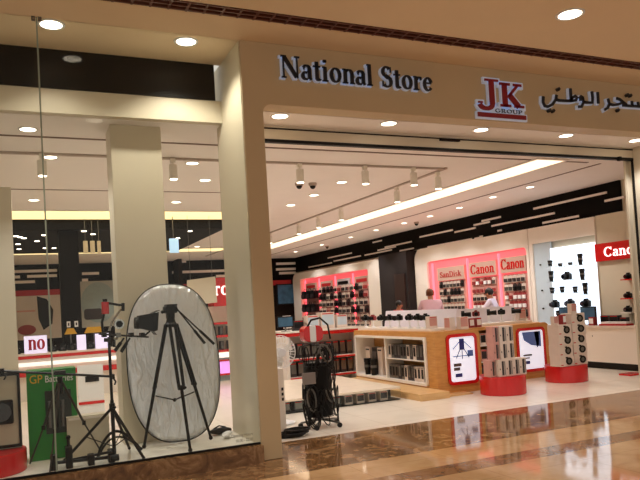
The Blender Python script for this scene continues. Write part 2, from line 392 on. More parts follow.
# store ceiling: slabs around the long light recess
cl = MB(); cl.box(-9, 12, 7.16, 27, ZC, ZC+.1)
struct(cl.build('ceiling', CEIL))
for i, (xa, xb, ya, yb) in enumerate(((-9, 8.5, 7.97, 8.02), (8.78, 8.83, 8.02, 26), (-9, 4.0, 11.2, 11.24))):
    struct(MB().box(xa, xb, ya, yb, ZC-.006, ZC+.001).build('trim_%d' % (7+i), mat('ceiling_shadow_gap', (120, 96, 84), .8)))
# long recessed strip light
sl = thing('recessed_strip_light', 'long glowing warm white strip recessed in the shop ceiling running towards the back', 'ceiling light', (7.75, 16, ZC))
MB().ring([(7.30, 7.85), (7.96, 7.85), (7.96, 24.85), (7.30, 24.85)], [(7.35, 7.9), (7.91, 7.9), (7.91, 24.8), (7.35, 24.8)], 'z', ZC-.02, ZC).build('trim_frame', CEIL, sl)
MB().box(7.35, 7.91, 7.9, 24.8, ZC-.012, ZC).build('diffuser', STRIP, sl)
# black canopy with pinhole lights over the left rear, with a cove in front
struct(MB().box(-8, 4.22, 14.46, 19.5, 3.36, ZC).build('trim_10', BANDB))
cv = thing('cove_light', 'pale yellow glowing cove in the ceiling in front of the black ceiling canopy', 'ceiling light', (-1.5, 13.9, ZC))
MB().box(-8, 4.05, 13.25, 13.3, ZC-.02, ZC).build('lip', CEIL, cv)
MB().box(-8, 4.2, 13.3, 14.44, ZC-.012, ZC).build('diffuser', COVE, cv)
cv2 = thing('cove_light', 'glowing cove strip in the ceiling behind the black canopy, near the back wall', 'ceiling light', (-1.5, 22, ZC))
MB().box(-8, 6.6, 20.9, 22.0, ZC-.012, ZC).build('diffuser', COVE, cv2)
MB().box(-8, 6.6, 20.8, 20.88, ZC-.03, ZC).build('lip', CEIL, cv2)
# walls of the shop
struct(MB().box(10.6, 10.75, 7.2, 26.2, 0, ZC).build('wall_right', CREAM))
struct(MB().box(8.6, 10.6, 7.06, 7.16, 0, ZC).build('wall_entry', CREAM))
struct(MB().box(-9, 10.6, 26, 26.2, 0, ZC).build('wall_back', DARKB))
struct(MB().box(-9.1, -9, 7, 26.2, 0, ZC).build('wall_side', CREAM))
struct(MB().box(-9, -.08, 8.94, 9.1, 0, 3.18).build('wall_partition', CREAM))
struct(MB().box(.925, 1.468, 7.33, 7.72, 0, ZC).build('wall_column', CREAM, bevel=.01))
struct(MB().box(.72, 1.10, 14.6, 15.0, 0, 3.4).build('wall_dark_column', BANDB))
struct(MB().box(5.4, 5.55, 25.0, 26, 0, ZC).build('wall_back_pier', DARKB))
# black band with white flush strips, right wall and back wall
STR = mat('band_white_strip', (246, 234, 226), .5, noise=0)
bw = struct(MB().box(10.55, 10.6, 9.2, 26, 2.97, ZC).build('trim_11', BANDB))
def xstrip(p, q, h=.045):
    a = atX(p[0], p[1], 10.55); b = atX(q[0], q[1], 10.55); z = (a.z+b.z)/2
    MB().box(10.53, 10.55, b.y, a.y, z-h/2, z+h/2).build('white_strip', STR, bw)
for p, q in (((534, 210), (607, 191)), ((492, 227), (555, 212)), ((543, 224), (579, 215)), ((605, 201), (625, 197)), ((482, 221), (501, 217)), ((455, 232), (476, 228)),
             ((480, 237), (483, 236)), ((420, 237), (453, 230)), ((428, 248), (472, 238)), ((474, 225), (490, 222)), ((400, 251), (414, 248)), ((385, 246), (412, 243)), ((475, 239), (482, 237)), ((498, 231), (502, 230)),
             ((373, 243), (382, 240)), ((328, 258), (352, 253)), ((309, 268), (332, 262)), ((334, 262), (361, 255)), ((365, 256), (392, 249)), ((322, 271), (334, 268)), ((378, 251), (396, 246))): xstrip(p, q)
bb = struct(MB().box(-9, 10.55, 25.93, 26, 2.66, ZC).build('trim_12', BANDB))
def ystrip(p, q, h=.1):
    a = atY(p[0], p[1], 25.93); b = atY(q[0], q[1], 25.93); z = (a.z+b.z)/2
    MB().box(a.x, b.x, 25.9, 25.93, z-h/2, z+h/2).build('white_strip', STR, bb)
for p, q in (((14, 271), (57, 271)), ((14, 277), (20, 277)), ((27, 276), (57, 276)), ((14, 282), (35, 282)), ((82, 274), (99, 273)), ((82, 280), (88, 280)), ((172, 272), (226, 271)), ((216, 276), (228, 276)), ((276, 263), (300, 264)), ((276, 269), (304, 269)), ((279, 273), (296, 273)), ((176, 262), (186, 261))): ystrip(p, q)
rb = struct(MB().box(-9, 10.3, 25.90, 25.96, 2.46, 2.66).build('trim_13', mat('red_band', (150, 22, 26), .5, emit=.15)))
# dark passage between the two wall units
struct(MB().box(10.2, 10.58, 16.52, 18.16, 0, 2.95).build('trim_14', mat('dark_doorway', (26, 14, 12), .8)))
dk = MB().box(10.15, 10.2, 16.62, 17.2, 0, 2.3).build('door_1', mat('dark_door_leaf', (44, 26, 22), .5)); struct(dk)
# shopfront glazing
Zg = .165
pn = struct(MB().box(.219, 2.094, 6.33, 6.342, Zg, ZM).build('window_1', GLASS))
pn2 = struct(MB().box(-4, .206, 6.33, 6.342, Zg, ZM).build('window_2', GLASS))
struct(MB().box(.206, .219, 6.327, 6.345, Zg, ZM).build('trim_15', GLASSE))
pf = thing('glass_patch_fitting', 'small metal patch fitting at the top of the glass joint', 'fitting', (.21, 6.33, 4.1))
MB().box(.17, .20, 6.315, 6.329, 4.19, ZM).box(.224, .255, 6.315, 6.329, 4.19, ZM).build('clamp_plate', GREYM, pf)
MB().cyl((.185, 6.311, 4.21), (.185, 6.315, 4.21), .006).build('screw', SILV, pf)
struct(MB().box(-4, 2.10, 6.25, 6.36, 0, .165).build('baseboard_front', BROWNM))
struct(MB().box(-4, 2.094, 6.324, 6.35, .165, .185).build('trim_16', BLACK))
pl = struct(MB().box(-4, 2.094, 6.36, 7.52, 0, .15).build('floor', mat('white_window_deck', (232, 226, 214), .4)))
dec = thing('opening_hours_decal', 'small grey opening hours lettering low on the window glass by the pillar', 'decal', (1.95, 6.328, .2))
sans('lettering', 'Opening Hours', frY(1.80, 6.3285, .265), .045, .001, mat('decal_grey', (110, 104, 92), .6), dec, width=.22)
sans('lettering', '10.00 - 22.00', frY(1.84, 6.3285, .215), .04, .001, MATS['decal_grey'], dec, width=.18)

# ================================================================== CEILING LIGHTS
def downlight(x, y, z, where, power=None, r=.075, spot=True, ang=120, grp=None, col=(1, .975, .965)):
    t = thing('recessed_downlight', 'round white recessed downlight '+where, 'ceiling light', (x, y, z), grp, world=False)
    MB().lathe([(r*1.28, 0), (r*1.25, -.008), (r*1.02, -.008), (r*1.0, 0)], n=24).build('rim', PAPERW, t, smooth=True)
    MB().lathe([(r, -.002), (r, -.006), (.001, -.0061)], n=24).build('lens', LAMPM, t)
    if power:
        l = bpy.data.lights.new('downlight_lamp', 'SPOT'); l.energy = power; l.color = col; l.spot_size = math.radians(ang); l.spot_blend = .5; l.shadow_soft_size = .06
        o = bpy.data.objects.new('downlight_lamp', l); COL.objects.link(o); o.location = (0, 0, -.03); o.parent = t
    return t
MC = (1, .89, .76)
downlight(.34, 6.45, ZM, 'in the mall soffit left of the glass joint top', LAMP_MALL*.35, .095, ang=120, col=(1, .93, .80))
downlight(1.60, 6.5, ZM, 'in the soffit beside the cream window reveal', LAMP_MALL*.75, .095, ang=126, col=(1, .93, .80))
downlight(.57, 5.42, ZM, 'in the mall ceiling in front of the black window band', LAMP_MALL, .095, ang=80, col=MC)
downlight(5.04, 4.83, ZM, 'alone in the tan mall ceiling above the logo sign', LAMP_MALL, .11, ang=85, col=MC)
for i, x in enumerate((1.0, 9.0)):
    downlight(x, 3.2, ZM, 'in the mall ceiling nearer the camera, %s' % ('left' if i == 0 else 'right'), LAMP_MALL*1.3, .11, ang=110, col=MC)
for i, x in enumerate((2.63, 3.99, 5.32, 6.72, 8.03)):
    downlight(x, 6.66, 3.585, 'in the entrance soffit, %s from the pillar' % ORD[i], LAMP_STORE*.8, .085, grp='entrance soffit downlights')
k = 0
for (x, y, w) in ((5.03, 10.06, 'nearest the track spotlights'), (5.06, 11.31, 'behind the one nearest the tracks'), (5.05, 12.47, 'third back in the middle row'), (5.05, 16.5, 'deep in the middle of the shop'), (5.05, 20.5, 'far back in the middle of the shop'),
               (2.22, 9.03, 'above the right side of the cream column'), (2.69, 10.17, 'right of the cream column, second back'), (2.67, 12.25, 'right of the cream column, third back'),
               (.24, 12.2, 'left of the glass joint near the cove'), (.39, 8.97, 'just right of the glass joint behind the ceiling gap'), (.125, 7.7, 'close behind the window bulkhead on the left'),
               (-3, 11.0, 'over the hidden left side of the shop'), (1.0, 17.0, 'under the rear ceiling on the left'), (3.4, 24, 'by the back wall'), (8.4, 24.9, 'by the dark back corner')):
    zz = ZC if not (14.4 < y < 19.6 and x < 4.2) else 3.36
    downlight(x, y, zz, w, LAMP_STORE, .08)
for i, (x, y) in enumerate(((9.14, 10.07), (9.14, 11.2), (9.3, 12.6), (9.37, 13.93), (9.39, 15.2), (9.34, 16.67), (9.4, 18.4), (9.4, 20.6), (9.4, 23))):
    downlight(x, y, ZC, 'in the row along the right wall, %s from the entrance' % ORD[i], LAMP_STORE*1.2, .07, grp='downlights along the right wall')
# pinholes in the black canopy
for i, (x, y) in enumerate(((16, 236), (20, 237), (24, 238), (37, 241), (44, 235), (18, 244), (19, 249), (45, 248), (54, 248), (84, 231), (93, 234), (190, 231), (178, 238))):
    c = atZ(x, y, 3.36)
    if c.y < 19.4 and c.x < 4.2:
        t = thing('pinhole_light', 'tiny bright pinhole light in the black ceiling canopy, %s of them' % ORD[i], 'ceiling light', c, 'pinhole lights in the black canopy', world=False)
        MB().lathe([(.05, 0), (.05, -.01), (.001, -.011)], n=12).build('lens', LAMPM, t)
# ceiling tracks and spotlights
def track(x0, x1, y0, y1, label):
    t = thing('lighting_track', label, 'track', ((x0+x1)/2, (y0+y1)/2, ZC))
    MB().box(x0, x1, y0, y1, ZC-.03, ZC).build('rail', mat('track_grey', (188, 172, 160), .5), t)
track(-8, 6.2, 8.74, 8.78, 'slim lighting track running across the shop ceiling parallel to the shopfront')
track(6.2, 6.24, 8.7, 24, 'slim lighting track running back through the shop beside the strip light')
SPM = mat('spot_housing', (236, 230, 216), .4)
def spotlight(x, y, where, grp, aim=(0, 0)):
    t = thing('track_spotlight', 'cylindrical cream track spotlight '+where, 'spotlight', (x, y, ZC-.03), grp, world=False)
    MB().box(-.03, .03, -.03, .03, -.05, 0).cyl((0, 0, -.05), (0, 0, -.1), .012).build('adapter', SPM, t)
    MB().cyl((0, 0, -.08), (0, 0, -.27), .055, .055, 18).build('housing', SPM, t)
    MB().cyl((0, 0, -.27), (0, 0, -.275), .048, .048, 18).build('lens', LAMPM, t)
for i, (x, w) in enumerate(((3.70, 'on the cross track, left one of the entrance'), (4.75, 'on the cross track, middle one of the entrance'), (5.60, 'on the cross track near the track corner'), (.28, 'on the cross track seen left of the glass joint'), (1.88, 'on the cross track right of the cream column'))):
    spotlight(x, 8.70 if i else 8.72, w, None)
for i, y in enumerate((8.95, 10.25, 12.56, 13.74, 14.93, 17, 19.5)):
    spotlight(6.22, y, 'on the track beside the strip light, %s from the front' % ORD[i], 'spotlights on the long track')
for i, (x, y, w) in enumerate(((4.31, 10.22, 'left of the pair'), (4.55, 10.20, 'right of the pair'), (9.65, 15.0, 'above the right wall units'), (9.78, 21, 'far back above the right wall'))):
    t = thing('dome_camera', 'small dark dome camera on the shop ceiling, '+w, 'security camera', (x, y, ZC), world=False)
    MB().lathe([(.07, 0), (.07, -.03), (.06, -.05), (.06, -.051)], n=16).build('base', mat('camera_base', (170, 150, 136), .4), t)
    MB().ball((0, 0, -.055), .05, 14, 8).build('dome', BLACKP, t, smooth=True)

# ================================================================== SIGNS
sg = thing('shop_name_sign', 'black National Store letters with pale edges mounted left on the tan fascia', 'sign', (3.4, YF, 3.86))
LW = 1.85
back = word('National Store', frY(2.508, YF-.001, 3.862), .235, LW, .03, .006)
back.build('letter_backing', HALO, sg)
for c, l in letters('National Store', frY(2.520, YF-.03, 3.868), .235, LW, .02): l.build('letter', LETB, sg)
lg = thing('logo_sign', 'dark red JK GROUP logo with white outline and underline bar on the fascia', 'sign', (5.37, YF, 3.6))
fr = frY(4.995, YF-.001, 3.762)
bk = word('JK', fr, .30, .70, .03, .026)
bk.box(4.97, 5.735, YF-.031, YF, 3.605, 3.69); bk.box(5.2, 5.70, YF-.028, YF, 3.68, 3.765); bk.build('white_outline', HALO, lg)
for c, l in letters('JK', frY(4.99, YF-.031, 3.765), .30, .70, .015): l.build('letter', JKRED, lg)
MB().box(4.985, 5.71, YF-.046, YF-.031, 3.623, 3.675).build('underline_bar', JKRED, lg)
gb = word('GROUP', frY(5.245, YF-.032, 3.69), .045, .42, .010); gb.build('small_lettering', LETB, lg)
# Arabic lettering, pen strokes traced on the fascia plane
ar = thing('arabic_name_sign', 'black Arabic shop name letters with pale edges at the right end of the fascia', 'sign', (6.9, YF, 3.7))
AR = [[(541.0, 97.5), (540.8, 103), (542.5, 107), (545.5, 107.6), (550, 105.5), (553.5, 100.5), (554.2, 96)], [(553.5, 100.5), (557, 101.5), (562, 101.8), (568.5, 102), (573.5, 101.2), (574.6, 98.6), (572.8, 96.8), (569.5, 99), (567, 102)],
      [(568.0, 89.5), (568.8, 102)], [(577.0, 99.5), (578.5, 97.2), (580.4, 98.4), (579.8, 100.6), (577.2, 100.6)], [(580.2, 98.5), (581.2, 103), (579.2, 107.8), (576, 107.6)], [(581, 103), (585, 103.6), (590, 103.7), (590.2, 98), (589.4, 92.4)],
      [(595.2, 93.2), (595.6, 98), (595.9, 104.5)], [(605.5, 99.5), (606.8, 104.5), (605.4, 108.6), (602.2, 110.6)], [(606.4, 105), (611, 105.9), (616, 105.2), (621, 103.2)], [(614, 99.3), (617, 100.2), (621, 103.4), (624, 106)],
      [(620, 106.2), (627, 106.9), (634, 107.2), (641, 107.8)], [(629.8, 106.8), (629.3, 102)], [(636, 107), (635.4, 102.8)], [(641, 107.8), (645, 108), (648, 105.5), (645.5, 103.4), (642.5, 105.6)], [(648, 108), (653, 108.6), (654, 104), (653.6, 97.5)], [(659, 98.5), (659.6, 109.5)]]
DOT = [(556.6, 90.0), (547.6, 111.2), (551.4, 111.6), (616, 110.9), (625.4, 95.8), (628.4, 96.3)]
fb = MB(); ff = []
for st in AR:
    P3 = [atY(x, y, YF) for x, y in st]
    fb_pts = [(p.x, p.z-.0, .034) for p in P3]
    ribbon(fb, [(u-.010, v-.006, w_) for u, v, w_ in fb_pts], (Vector((0, YF-.001, 0)), X_, Z_, -Y_), .03, .010)
    m2 = MB(); ribbon(m2, fb_pts, (Vector((0, YF-.03, 0)), X_, Z_, -Y_), .02); ff.append(m2)
fb.build('letter_backing', HALO, ar)
for m2 in ff: m2.build('letter_stroke', LETB, ar)
for x, y in DOT:
    p = atY(x, y, YF); m2 = MB(); m2.prism([(p.x-.024, p.z), (p.x, p.z-.024), (p.x+.024, p.z), (p.x, p.z+.024)], 'y', YF-.05, YF); m2.build('letter_dot', LETB, ar)

# ================================================================== RIGHT WALL UNITS
PROTO = {}
def small(name, key, fn, loc, label, cat, group=None, rz=0, sc=1):
    """one-mesh thing; copies of a kind share mesh data"""
    if key not in PROTO:
        o = fn(); PROTO[key] = o
    else:
        o = PROTO[key].copy(); COL.objects.link(o)
        for k in list(o.keys()): del o[k]
    o.name = name; o.location = loc; o.rotation_euler = (0, 0, rz); o.scale = (sc,)*3 if not isinstance(sc, tuple) else sc
    setp(o, label, cat, group); return o
def pack(key, w, d, h, body, face, inset=.15, dark=None):
    """carton with a printed front (faces -Y), base at z=0, centred"""
    def fn():
        mb = MB(); mb.box(-w/2, w/2, -d/2, d/2, 0, h, body)
        mb.box(-w/2*(1-inset), w/2*(1-inset), -d/2-.002, -d/2, h*.22, h*.85, face)
        mb.box(-w/2*.8, w/2*.8, -d/2-.002, -d/2, h*.88, h*.94, dark or RED)
        return mb.build('carton', body)
    return fn
def hangpack(key, w, h, body, face):
    """blister card hanging from a peg: origin at the card's foot, card with bubble, hang tab and peg"""
    def fn():
        mb = MB(); mb.box(-w/2, w/2, -.004, .004, 0, h, body)
        mb.box(-w*.36, w*.36, -.035, -.004, h*.1, h*.62, face)
        mb.box(-w*.15, w*.15, -.004, .004, h, h+.02, body)
        mb.cyl((0, -.05, h+.012), (0, .06, h+.012), .004, n=6, m=GREYM)
        return mb.build('pack', body)
    return fn
KINDS = {'white': (BOXW, BOXD), 'black': (BOXD, BLACKP), 'red': (BOXR, PAPERW), 'pink': (BOXP, BOXR), 'grey': (BOXW, GREYM)}
def wall_unit(name, label, y0, y1, ztop, yi0, yi1, zi0, zi1, loc, rl, xf=10.38, xb=10.55, inner=PINK, glow=True):
    t = thing(name, label, 'wall unit', loc)
    # y is mirrored on screen: y1 is the left end
    o = rrect(y0, y1, 0, ztop, .35, 8, (0, 0, rl[0], rl[1]))
    i = rrect(yi0, yi1, zi0, zi1, .10, 8)
    MB().ring(o, i, 'x', xf, xb).build('surround', WHITE, t)
    MB().box(xb-.03, xb, yi0, yi1, zi0, zi1).build('back_panel', inner, t)
    return t
RZW = -PI/2   # faces -X : local -Y -> world -X
# --- pink unit with camera bags, deep in the shop
u1 = wall_unit('wall_display_unit', 'far white rounded wall unit glowing pink behind black bags and accessories', 18.2, 25.7, 2.88, 19.1, 24.9, .75, 2.62, (10.45, 22, 0), (1, 1), 10.30, 10.54)
MB().ring(rrect(17.98, 25.75, 0, 2.91, .38, 8, (0, 0, 1, 1)), rrect(18.2, 25.7, 0, 2.87, .35, 8, (0, 0, 1, 1)), 'x', 10.42, 10.54).build('side_lip', mat('pinkish_trim', (190, 150, 140), .4), u1)
for i, (ya, yb) in enumerate(((23.6, 24.7), (22.15, 23.25), (20.7, 21.8), (19.3, 20.35))):
    MB().box(10.44, 10.50, ya, yb, 2.12, 2.42).build('brand_header', HEAD if i != 2 else mat('grey_header', (190, 186, 186), .5, noise=0), u1)
    MB().box(10.425, 10.44, ya+.15, yb-.15, 2.22, 2.33).build('header_lettering', REDM if i != 2 else BLACKP, u1)
for y in (24.8, 23.42, 21.97, 20.53, 19.2): MB().box(10.46, 10.51, y-.025, y+.025, .8, 2.56).build('light_tube', PINKG, u1)
for ya, yb in ((23.55, 24.75), (22.1, 23.3), (20.65, 21.85), (19.25, 20.4)): MB().box(10.47, 10.50, ya, yb, .78, 2.08).build('peg_panel', mat('far_peg_panel', (176, 128, 122), .6, noise=.15), u1)
# --- pink pegboard unit: SanDisk / Canon / Canon
u2 = wall_unit('wall_display_unit', 'near white rounded wall display unit glowing pink with SanDisk and Canon headers', 11.72, 16.5, 2.96, 11.80, 15.85, .75, 2.56, (10.45, 14, 0), (1, 0), 10.46, 10.54)
def header(yl, yr, zl, txt, cap, wd, m, tz):
    MB().box(10.44, 10.50, yr, yl, zl, zl+.36).build('brand_header', HEAD, u2)
    word(txt, frX(10.44, yl-.5*(yl-yr-wd), tz), cap, wd, .012).build('header_lettering', m, u2)
header(15.35, 14.12, 1.98, 'SanDisk', .15, .98, REDM, 2.07)
header(13.92, 12.85, 2.0, 'Canon', .24, .92, RED, 2.07)
header(12.70, 11.82, 2.02, 'Canon', .25, .80, RED, 2.10)
for y in (15.62, 14.02, 12.78): MB().box(10.46, 10.51, y-.02, y+.02, .8, 2.50).build('light_tube', PINKG, u2)
for k_, (ya, yb) in enumerate(((14.12, 15.4), (12.85, 13.92), (11.82, 12.70))):
    MB().box(10.49, 10.51, ya, yb, .78, 1.97).build('peg_panel', mat('peg_panel', (214, 150, 140), .6, noise=.1), u2)
rowsz = [1.78, 1.58, 1.38, 1.18, .98, .78]
pk = {0: ['black', 'black', 'grey', 'white', 'black', 'white'], 1: ['red', 'pink', 'white', 'red', 'pink', 'white'], 2: ['white', 'grey', 'red', 'red', 'black', 'white']}
pn_ = ['SanDisk', 'middle Canon', 'right Canon']
for c_, (ya, yb, n) in enumerate(((15.3, 14.2, 7), (13.85, 12.92, 6), (12.62, 11.88, 5))):
    for r_, z in enumerate(rowsz):
        for i in range(n):
            y = ya+(yb-ya)*(i+.5)/n; kd = pk[c_][r_]
            if random.random() < .22: kd = random.choice(list(KINDS))
            b, f_ = KINDS[kd]
            small('hanging_pack', 'hp'+kd, hangpack(kd, .12, .15, b, f_), (10.47, y, z), '%s pack on the %s peg panel, %s row down, %s from left' % (kd, pn_[c_], ORD[r_], ORD[i]), 'pack', 'packs hanging on the near pink wall unit', RZW, 1.08)
# far unit: bags, tripods and packs
def bag_fn():
    mb = MB(); mb.prism(rrect(-.16, .16, 0, .3, .06, 4), 'y', -.1, .1, BLACKP); mb.prism(rrect(-.11, .11, .03, .17, .03, 4), 'y', -.14, -.1, BOXD)
    mb.tube([(-.12, 0, .28), (-.08, 0, .38), (.08, 0, .38), (.12, 0, .28)], .012, 6, BLACKP); return mb.build('camera_bag', BLACKP)
cnt = 0
for r_, z in enumerate((1.80, 1.28, .76)):
    for i in range(16):
        y = 24.55-i*.335
        if i < 3:
            if r_ < 3: small('camera_bag', 'bag', bag_fn, (10.33, 24.5-i*.45, z), 'black camera bag on the far pink unit, %s row down, %s from its left' % (ORD[r_], ORD[i]), 'bag', 'camera bags on the far pink unit', RZW, 1.0+.1*random.random())
        elif i > 4 or i == 4:
            for dz in (-.04, .22):
                kd = random.choice(['black', 'white', 'grey', 'pink', 'black', 'white', 'white'])
                b, f_ = KINDS[kd]
                small('hanging_pack', 'hp'+kd, hangpack(kd, .12, .15, b, f_), (10.42, y, z+dz-.05), '%s pack on the far pink unit, %s row down, %s from left' % (kd, ORD[r_*2+(0 if dz > 0 else 1)], ORD[i]), 'pack', 'packs hanging on the far pink unit', RZW, (2.2, 1.6, 1.4))
# --- white lens case with lit panel
u3 = thing('lens_display_case', 'white recessed wall case with a bright lit panel full of black lenses and cameras', 'wall case', (10.4, 10.7, 0))
MB().ring(rrect(9.795, 11.71, 0, 2.96, .02, 2), rrect(9.80, 11.60, .80, 2.60, .004, 2), 'x', 10.47, 10.54).build('surround', WHITE, u3)
MB().box(10.51, 10.54, 11.08, 11.66, .80, 2.60).build('side_back_panel', PALEB, u3)
MB().box(10.49, 10.54, 9.80, 11.08, .80, 2.45).build('lit_panel', LIT, u3)
lp = [((551, 264), 'c'), ((561, 265), 'l'), ((571, 264), 'p'), ((581, 260), 't'), ((552, 277), 't'), ((568, 276), 'b'), ((583, 275), 't'), ((553, 291), 'c'), ((563, 290), 'c'), ((576, 290), 'c'), ((586, 289), 't'),
      ((556, 304), 'b'), ((571, 303), 'b'), ((587, 303), 'b'), ((559, 314), 'c'), ((585, 316), 'b')]
def lens_fn(L, r):
    def fn():
        mb = MB(); mb.lathe([(r*.8, 0), (r*.85, L*.25), (r, L*.35), (r, L*.75), (r*1.12, L*.8), (r*1.12, L), (r*.9, L)], n=16, m=BLACKP)
        mb.lathe([(r*1.01, L*.45), (r*1.03, L*.46), (r*1.03, L*.6), (r*1.01, L*.61)], n=16, m=GREYM); return mb.build('camera_lens', BLACKP)
    return fn
def cam_fn():
    mb = MB(); mb.prism(rrect(-.07, .07, 0, .095, .02, 4), 'y', -.03, .03, BLACKP); mb.prism([(-.03, .09), (.03, .09), (.02, .125), (-.02, .125)], 'y', -.028, .03, BLACKP)
    mb.cyl((0, -.03, .048), (0, -.10, .048), .04, .036, 18, BLACKP); mb.cyl((0, -.10, .048), (0, -.103, .048), .029, n=18, m=LENSG); mb.cyl((.05, 0, .095), (.05, 0, .105), .012, m=SILV)
    mb.box(-.068, -.04, -.045, -.03, .01, .08, BLACKP); return mb.build('camera', BLACKP)
shf = MB()
for i, ((x, y), k_) in enumerate(lp):
    p = atX(x, y, 10.36); 
    row = ORD[0 if i < 4 else 1 if i < 7 else 2 if i < 11 else 3 if i < 14 else 4]
    col = ORD[i-(0 if i < 4 else 4 if i < 7 else 7 if i < 11 else 11 if i < 14 else 14)]
    if k_ == 'b': small('camera', 'cam', cam_fn, (10.34, p.y, p.z-.07), 'black camera on the lit lens panel, %s row down, %s from the left' % (row, col), 'camera', 'cameras and lenses on the lit panel', RZW, 1.3)
    else: small('camera_lens', 'lens'+k_, lens_fn({'c': .11, 'l': .06, 'p': .05, 't': .2}[k_], .042), (10.34, p.y, p.z-{'c': .05, 'l': .03, 'p': .02, 't': .10}[k_]), 'black lens on the lit panel, %s row down, %s from left' % (row, col), 'lens', 'cameras and lenses on the lit panel', RZW, 1.15)
    zb = p.z-({'b': .07, 'c': .05, 'l': .03, 'p': .02, 't': .10}[k_])
    MB().box(10.26, 10.44, p.y-.10, p.y+.10, zb-.012, zb-.001).build('glass_shelf', PALEB, u3)
for z in (1.15, 1.55, 2.12): MB().cyl((10.47, 11.4, z), (10.5, 11.4, z), .018, n=10).build('shelf_stud', BLACKP, u3)
# red Canon sign and small shelves on the beige wall to the right
struct(MB().box(10.50, 10.6, 7.3, 9.79, 0, 2.97).build('wall_right_lining', CREAM))
cs = thing('brand_sign', 'red box sign with white Canon lettering on the right wall above the white counter', 'sign', (10.45, 9.4, 2.05))
a_ = atX(597, 246, 10.42); b_ = atX(597, 262, 10.42)
MB().box(10.42, 10.50, 8.55, 9.785, 2.05, 2.40).build('sign_box', RED, cs)
word('Canon', frX(10.42, 9.56, 2.13), .19, .86, .012).build('lettering', WHITEL, cs)
for i, (x, y) in enumerate(((629, 276), (629, 295), (629, 309))):
    p = atX(x, y, 10.42)
    s_ = thing('wall_shelf', 'tiny white wall shelf by the right jamb, %s one down' % ORD[i], 'shelf', (10.45, p.y, p.z-.06)); MB().box(10.30, 10.50, p.y-.14, p.y+.10, p.z-.075, p.z-.055).build('shelf_board', RED if i < 2 else WHITE, s_)
    small('camera', 'cam', cam_fn, (10.40, p.y, p.z-.054), 'black camera on the tiny wall shelf by the right jamb, %s one down' % ORD[i], 'camera', None, RZW, .95)
# --- white service counter
ct = thing('service_counter', 'long white counter with black plinth along the right wall below the Canon sign', 'counter', (10.2, 10, 0))
MB().box(9.98, 10.29, 7.5, 13.2, 0, .13).build('plinth', BLACKP, ct)
MB().box(9.90, 10.29, 7.45, 13.25, .13, .78).build('body', WHITE, ct)
MB().box(9.88, 10.29, 7.43, 13.27, .78, .815).build('counter_top', mat('counter_top_white', (226, 210, 196), .3), ct)
MB().cyl((9.895, 9.5, .62), (9.9, 9.5, .62), .012).build('lock', GREYM, ct)
def onc(x, y): p = atX(x, y, 10.08); return p
ci = 0
for (x, kind, sc) in ((602, 'blk', .9), (611, 'blk', .9), (620, 'blk', .7), (566, 'scr', 1), (588, 'scr', .9), (576, 'box', 1), (596, 'bottle', 1)):
    p = onc(x, 320)
    if kind == 'blk': small('carton', 'cbox', pack('cbox', .22, .12, .2, BOXD, BLACKP), (10.2, p.y, .816), 'dark carton on the white counter, %s from the left' % ORD[ci], 'carton', None, RZW, sc); 
    elif kind == 'scr':
        t = thing('desk_monitor', 'small grey-blue monitor on the white counter, %s one' % ('left' if x == 566 else 'right'), 'monitor', (10.1, p.y, .816), world=False)
        t.rotation_euler[2] = RZW
        MB().box(-.08, .08, -.05, .06, 0, .012).box(-.015, .015, 0, .02, 0, .12).build('stand', GREYM, t); MB().box(-.19, .19, -.01, .02, .10, .36).build('casing', BLACKP, t); MB().box(-.17, .17, -.012, -.01, .12, .34).build('screen', SCRN, t)
    elif kind == 'box': small('carton', 'wcart', pack('wcart', .2, .15, .22, BOXW, PALEB), (10.05, p.y, .816), 'white carton between the two monitors on the counter', 'carton', None, RZW, .7)
    else: small('carton', 'rcart', pack('rcart', .12, .1, .16, BOXR, PAPERW), (10.0, p.y, .816), 'small red carton at the foot of the lit panel on the counter', 'carton', None, RZW)
    ci += 1
mt_ = thing('paper_tray', 'red and white leaflet tray at the near end of the white counter', 'tray', (10.05, 8.9, .816))
MB().box(9.92, 10.11, 8.72, 9.35, .816, .85).build('tray', REDM, mt_); MB().box(9.94, 10.09, 8.75, 9.32, .85, .885).build('leaflets', PAPERW, mt_)
rt = thing('floor_marker', 'low flat red block on the shop floor at the right jamb', 'marker', (8.95, 7.95, 0)); p = atZ(630, 375, 0)
rt.location = p; MB().box(p.x-.13, p.x+.16, p.y-.12, p.y+.12, 0, .03).build('block', RED, rt)

# ================================================================== ISLANDS
def info_panel(t, x0, x1, z0, z1, y, parts):
    MB().ring(rrect(x0, x1, z0, z1, .08), rrect(x0+.045, x1-.045, z0+.05, z1-.05, .05), 'y', y-.03, y).build('red_frame', RED, t)
    pn = MB().prism(rrect(x0+.045, x1-.045, z0+.05, z1-.05, .05), 'y', y-.014, y).build('lit_poster', mat('lit_poster', (232, 236, 250), .4, emit=.55, noise=0), t)
    mb = MB()
    for (kind, a, b, c, d, m) in parts:
        if kind == 'p': mb.prism([(x0+(x1-x0)*u, z0+(z1-z0)*v) for u, v in a], 'y', y-.0165, y-.014, m); continue
        X0, Z0 = x0+(x1-x0)*a, z0+(z1-z0)*b; X1, Z1 = x0+(x1-x0)*c, z0+(z1-z0)*d
        if kind == 'r': mb.box(X0, X1, y-.017, y-.014, Z0, Z1, m)
        if kind == 'l': dx, dz = X1-X0, Z1-Z0; L = math.hypot(dx, dz); nx, nz = -dz/L*.006, dx/L*.006; mb.prism([(X0-nx, Z0-nz), (X1-nx, Z1-nz), (X1+nx, Z1+nz), (X0+nx, Z0+nz)], 'y', y-.017, y-.014, m)
    mb.build('print', BLUEP, pn)
def rise_box(x0, x1, y0, y1, z0, z1, r=.12, m=None):
    return MB().prism(rrect(x0, x1, z0, z1, r, 8, (0, 0, 1, 1)), 'y', y0, y1)
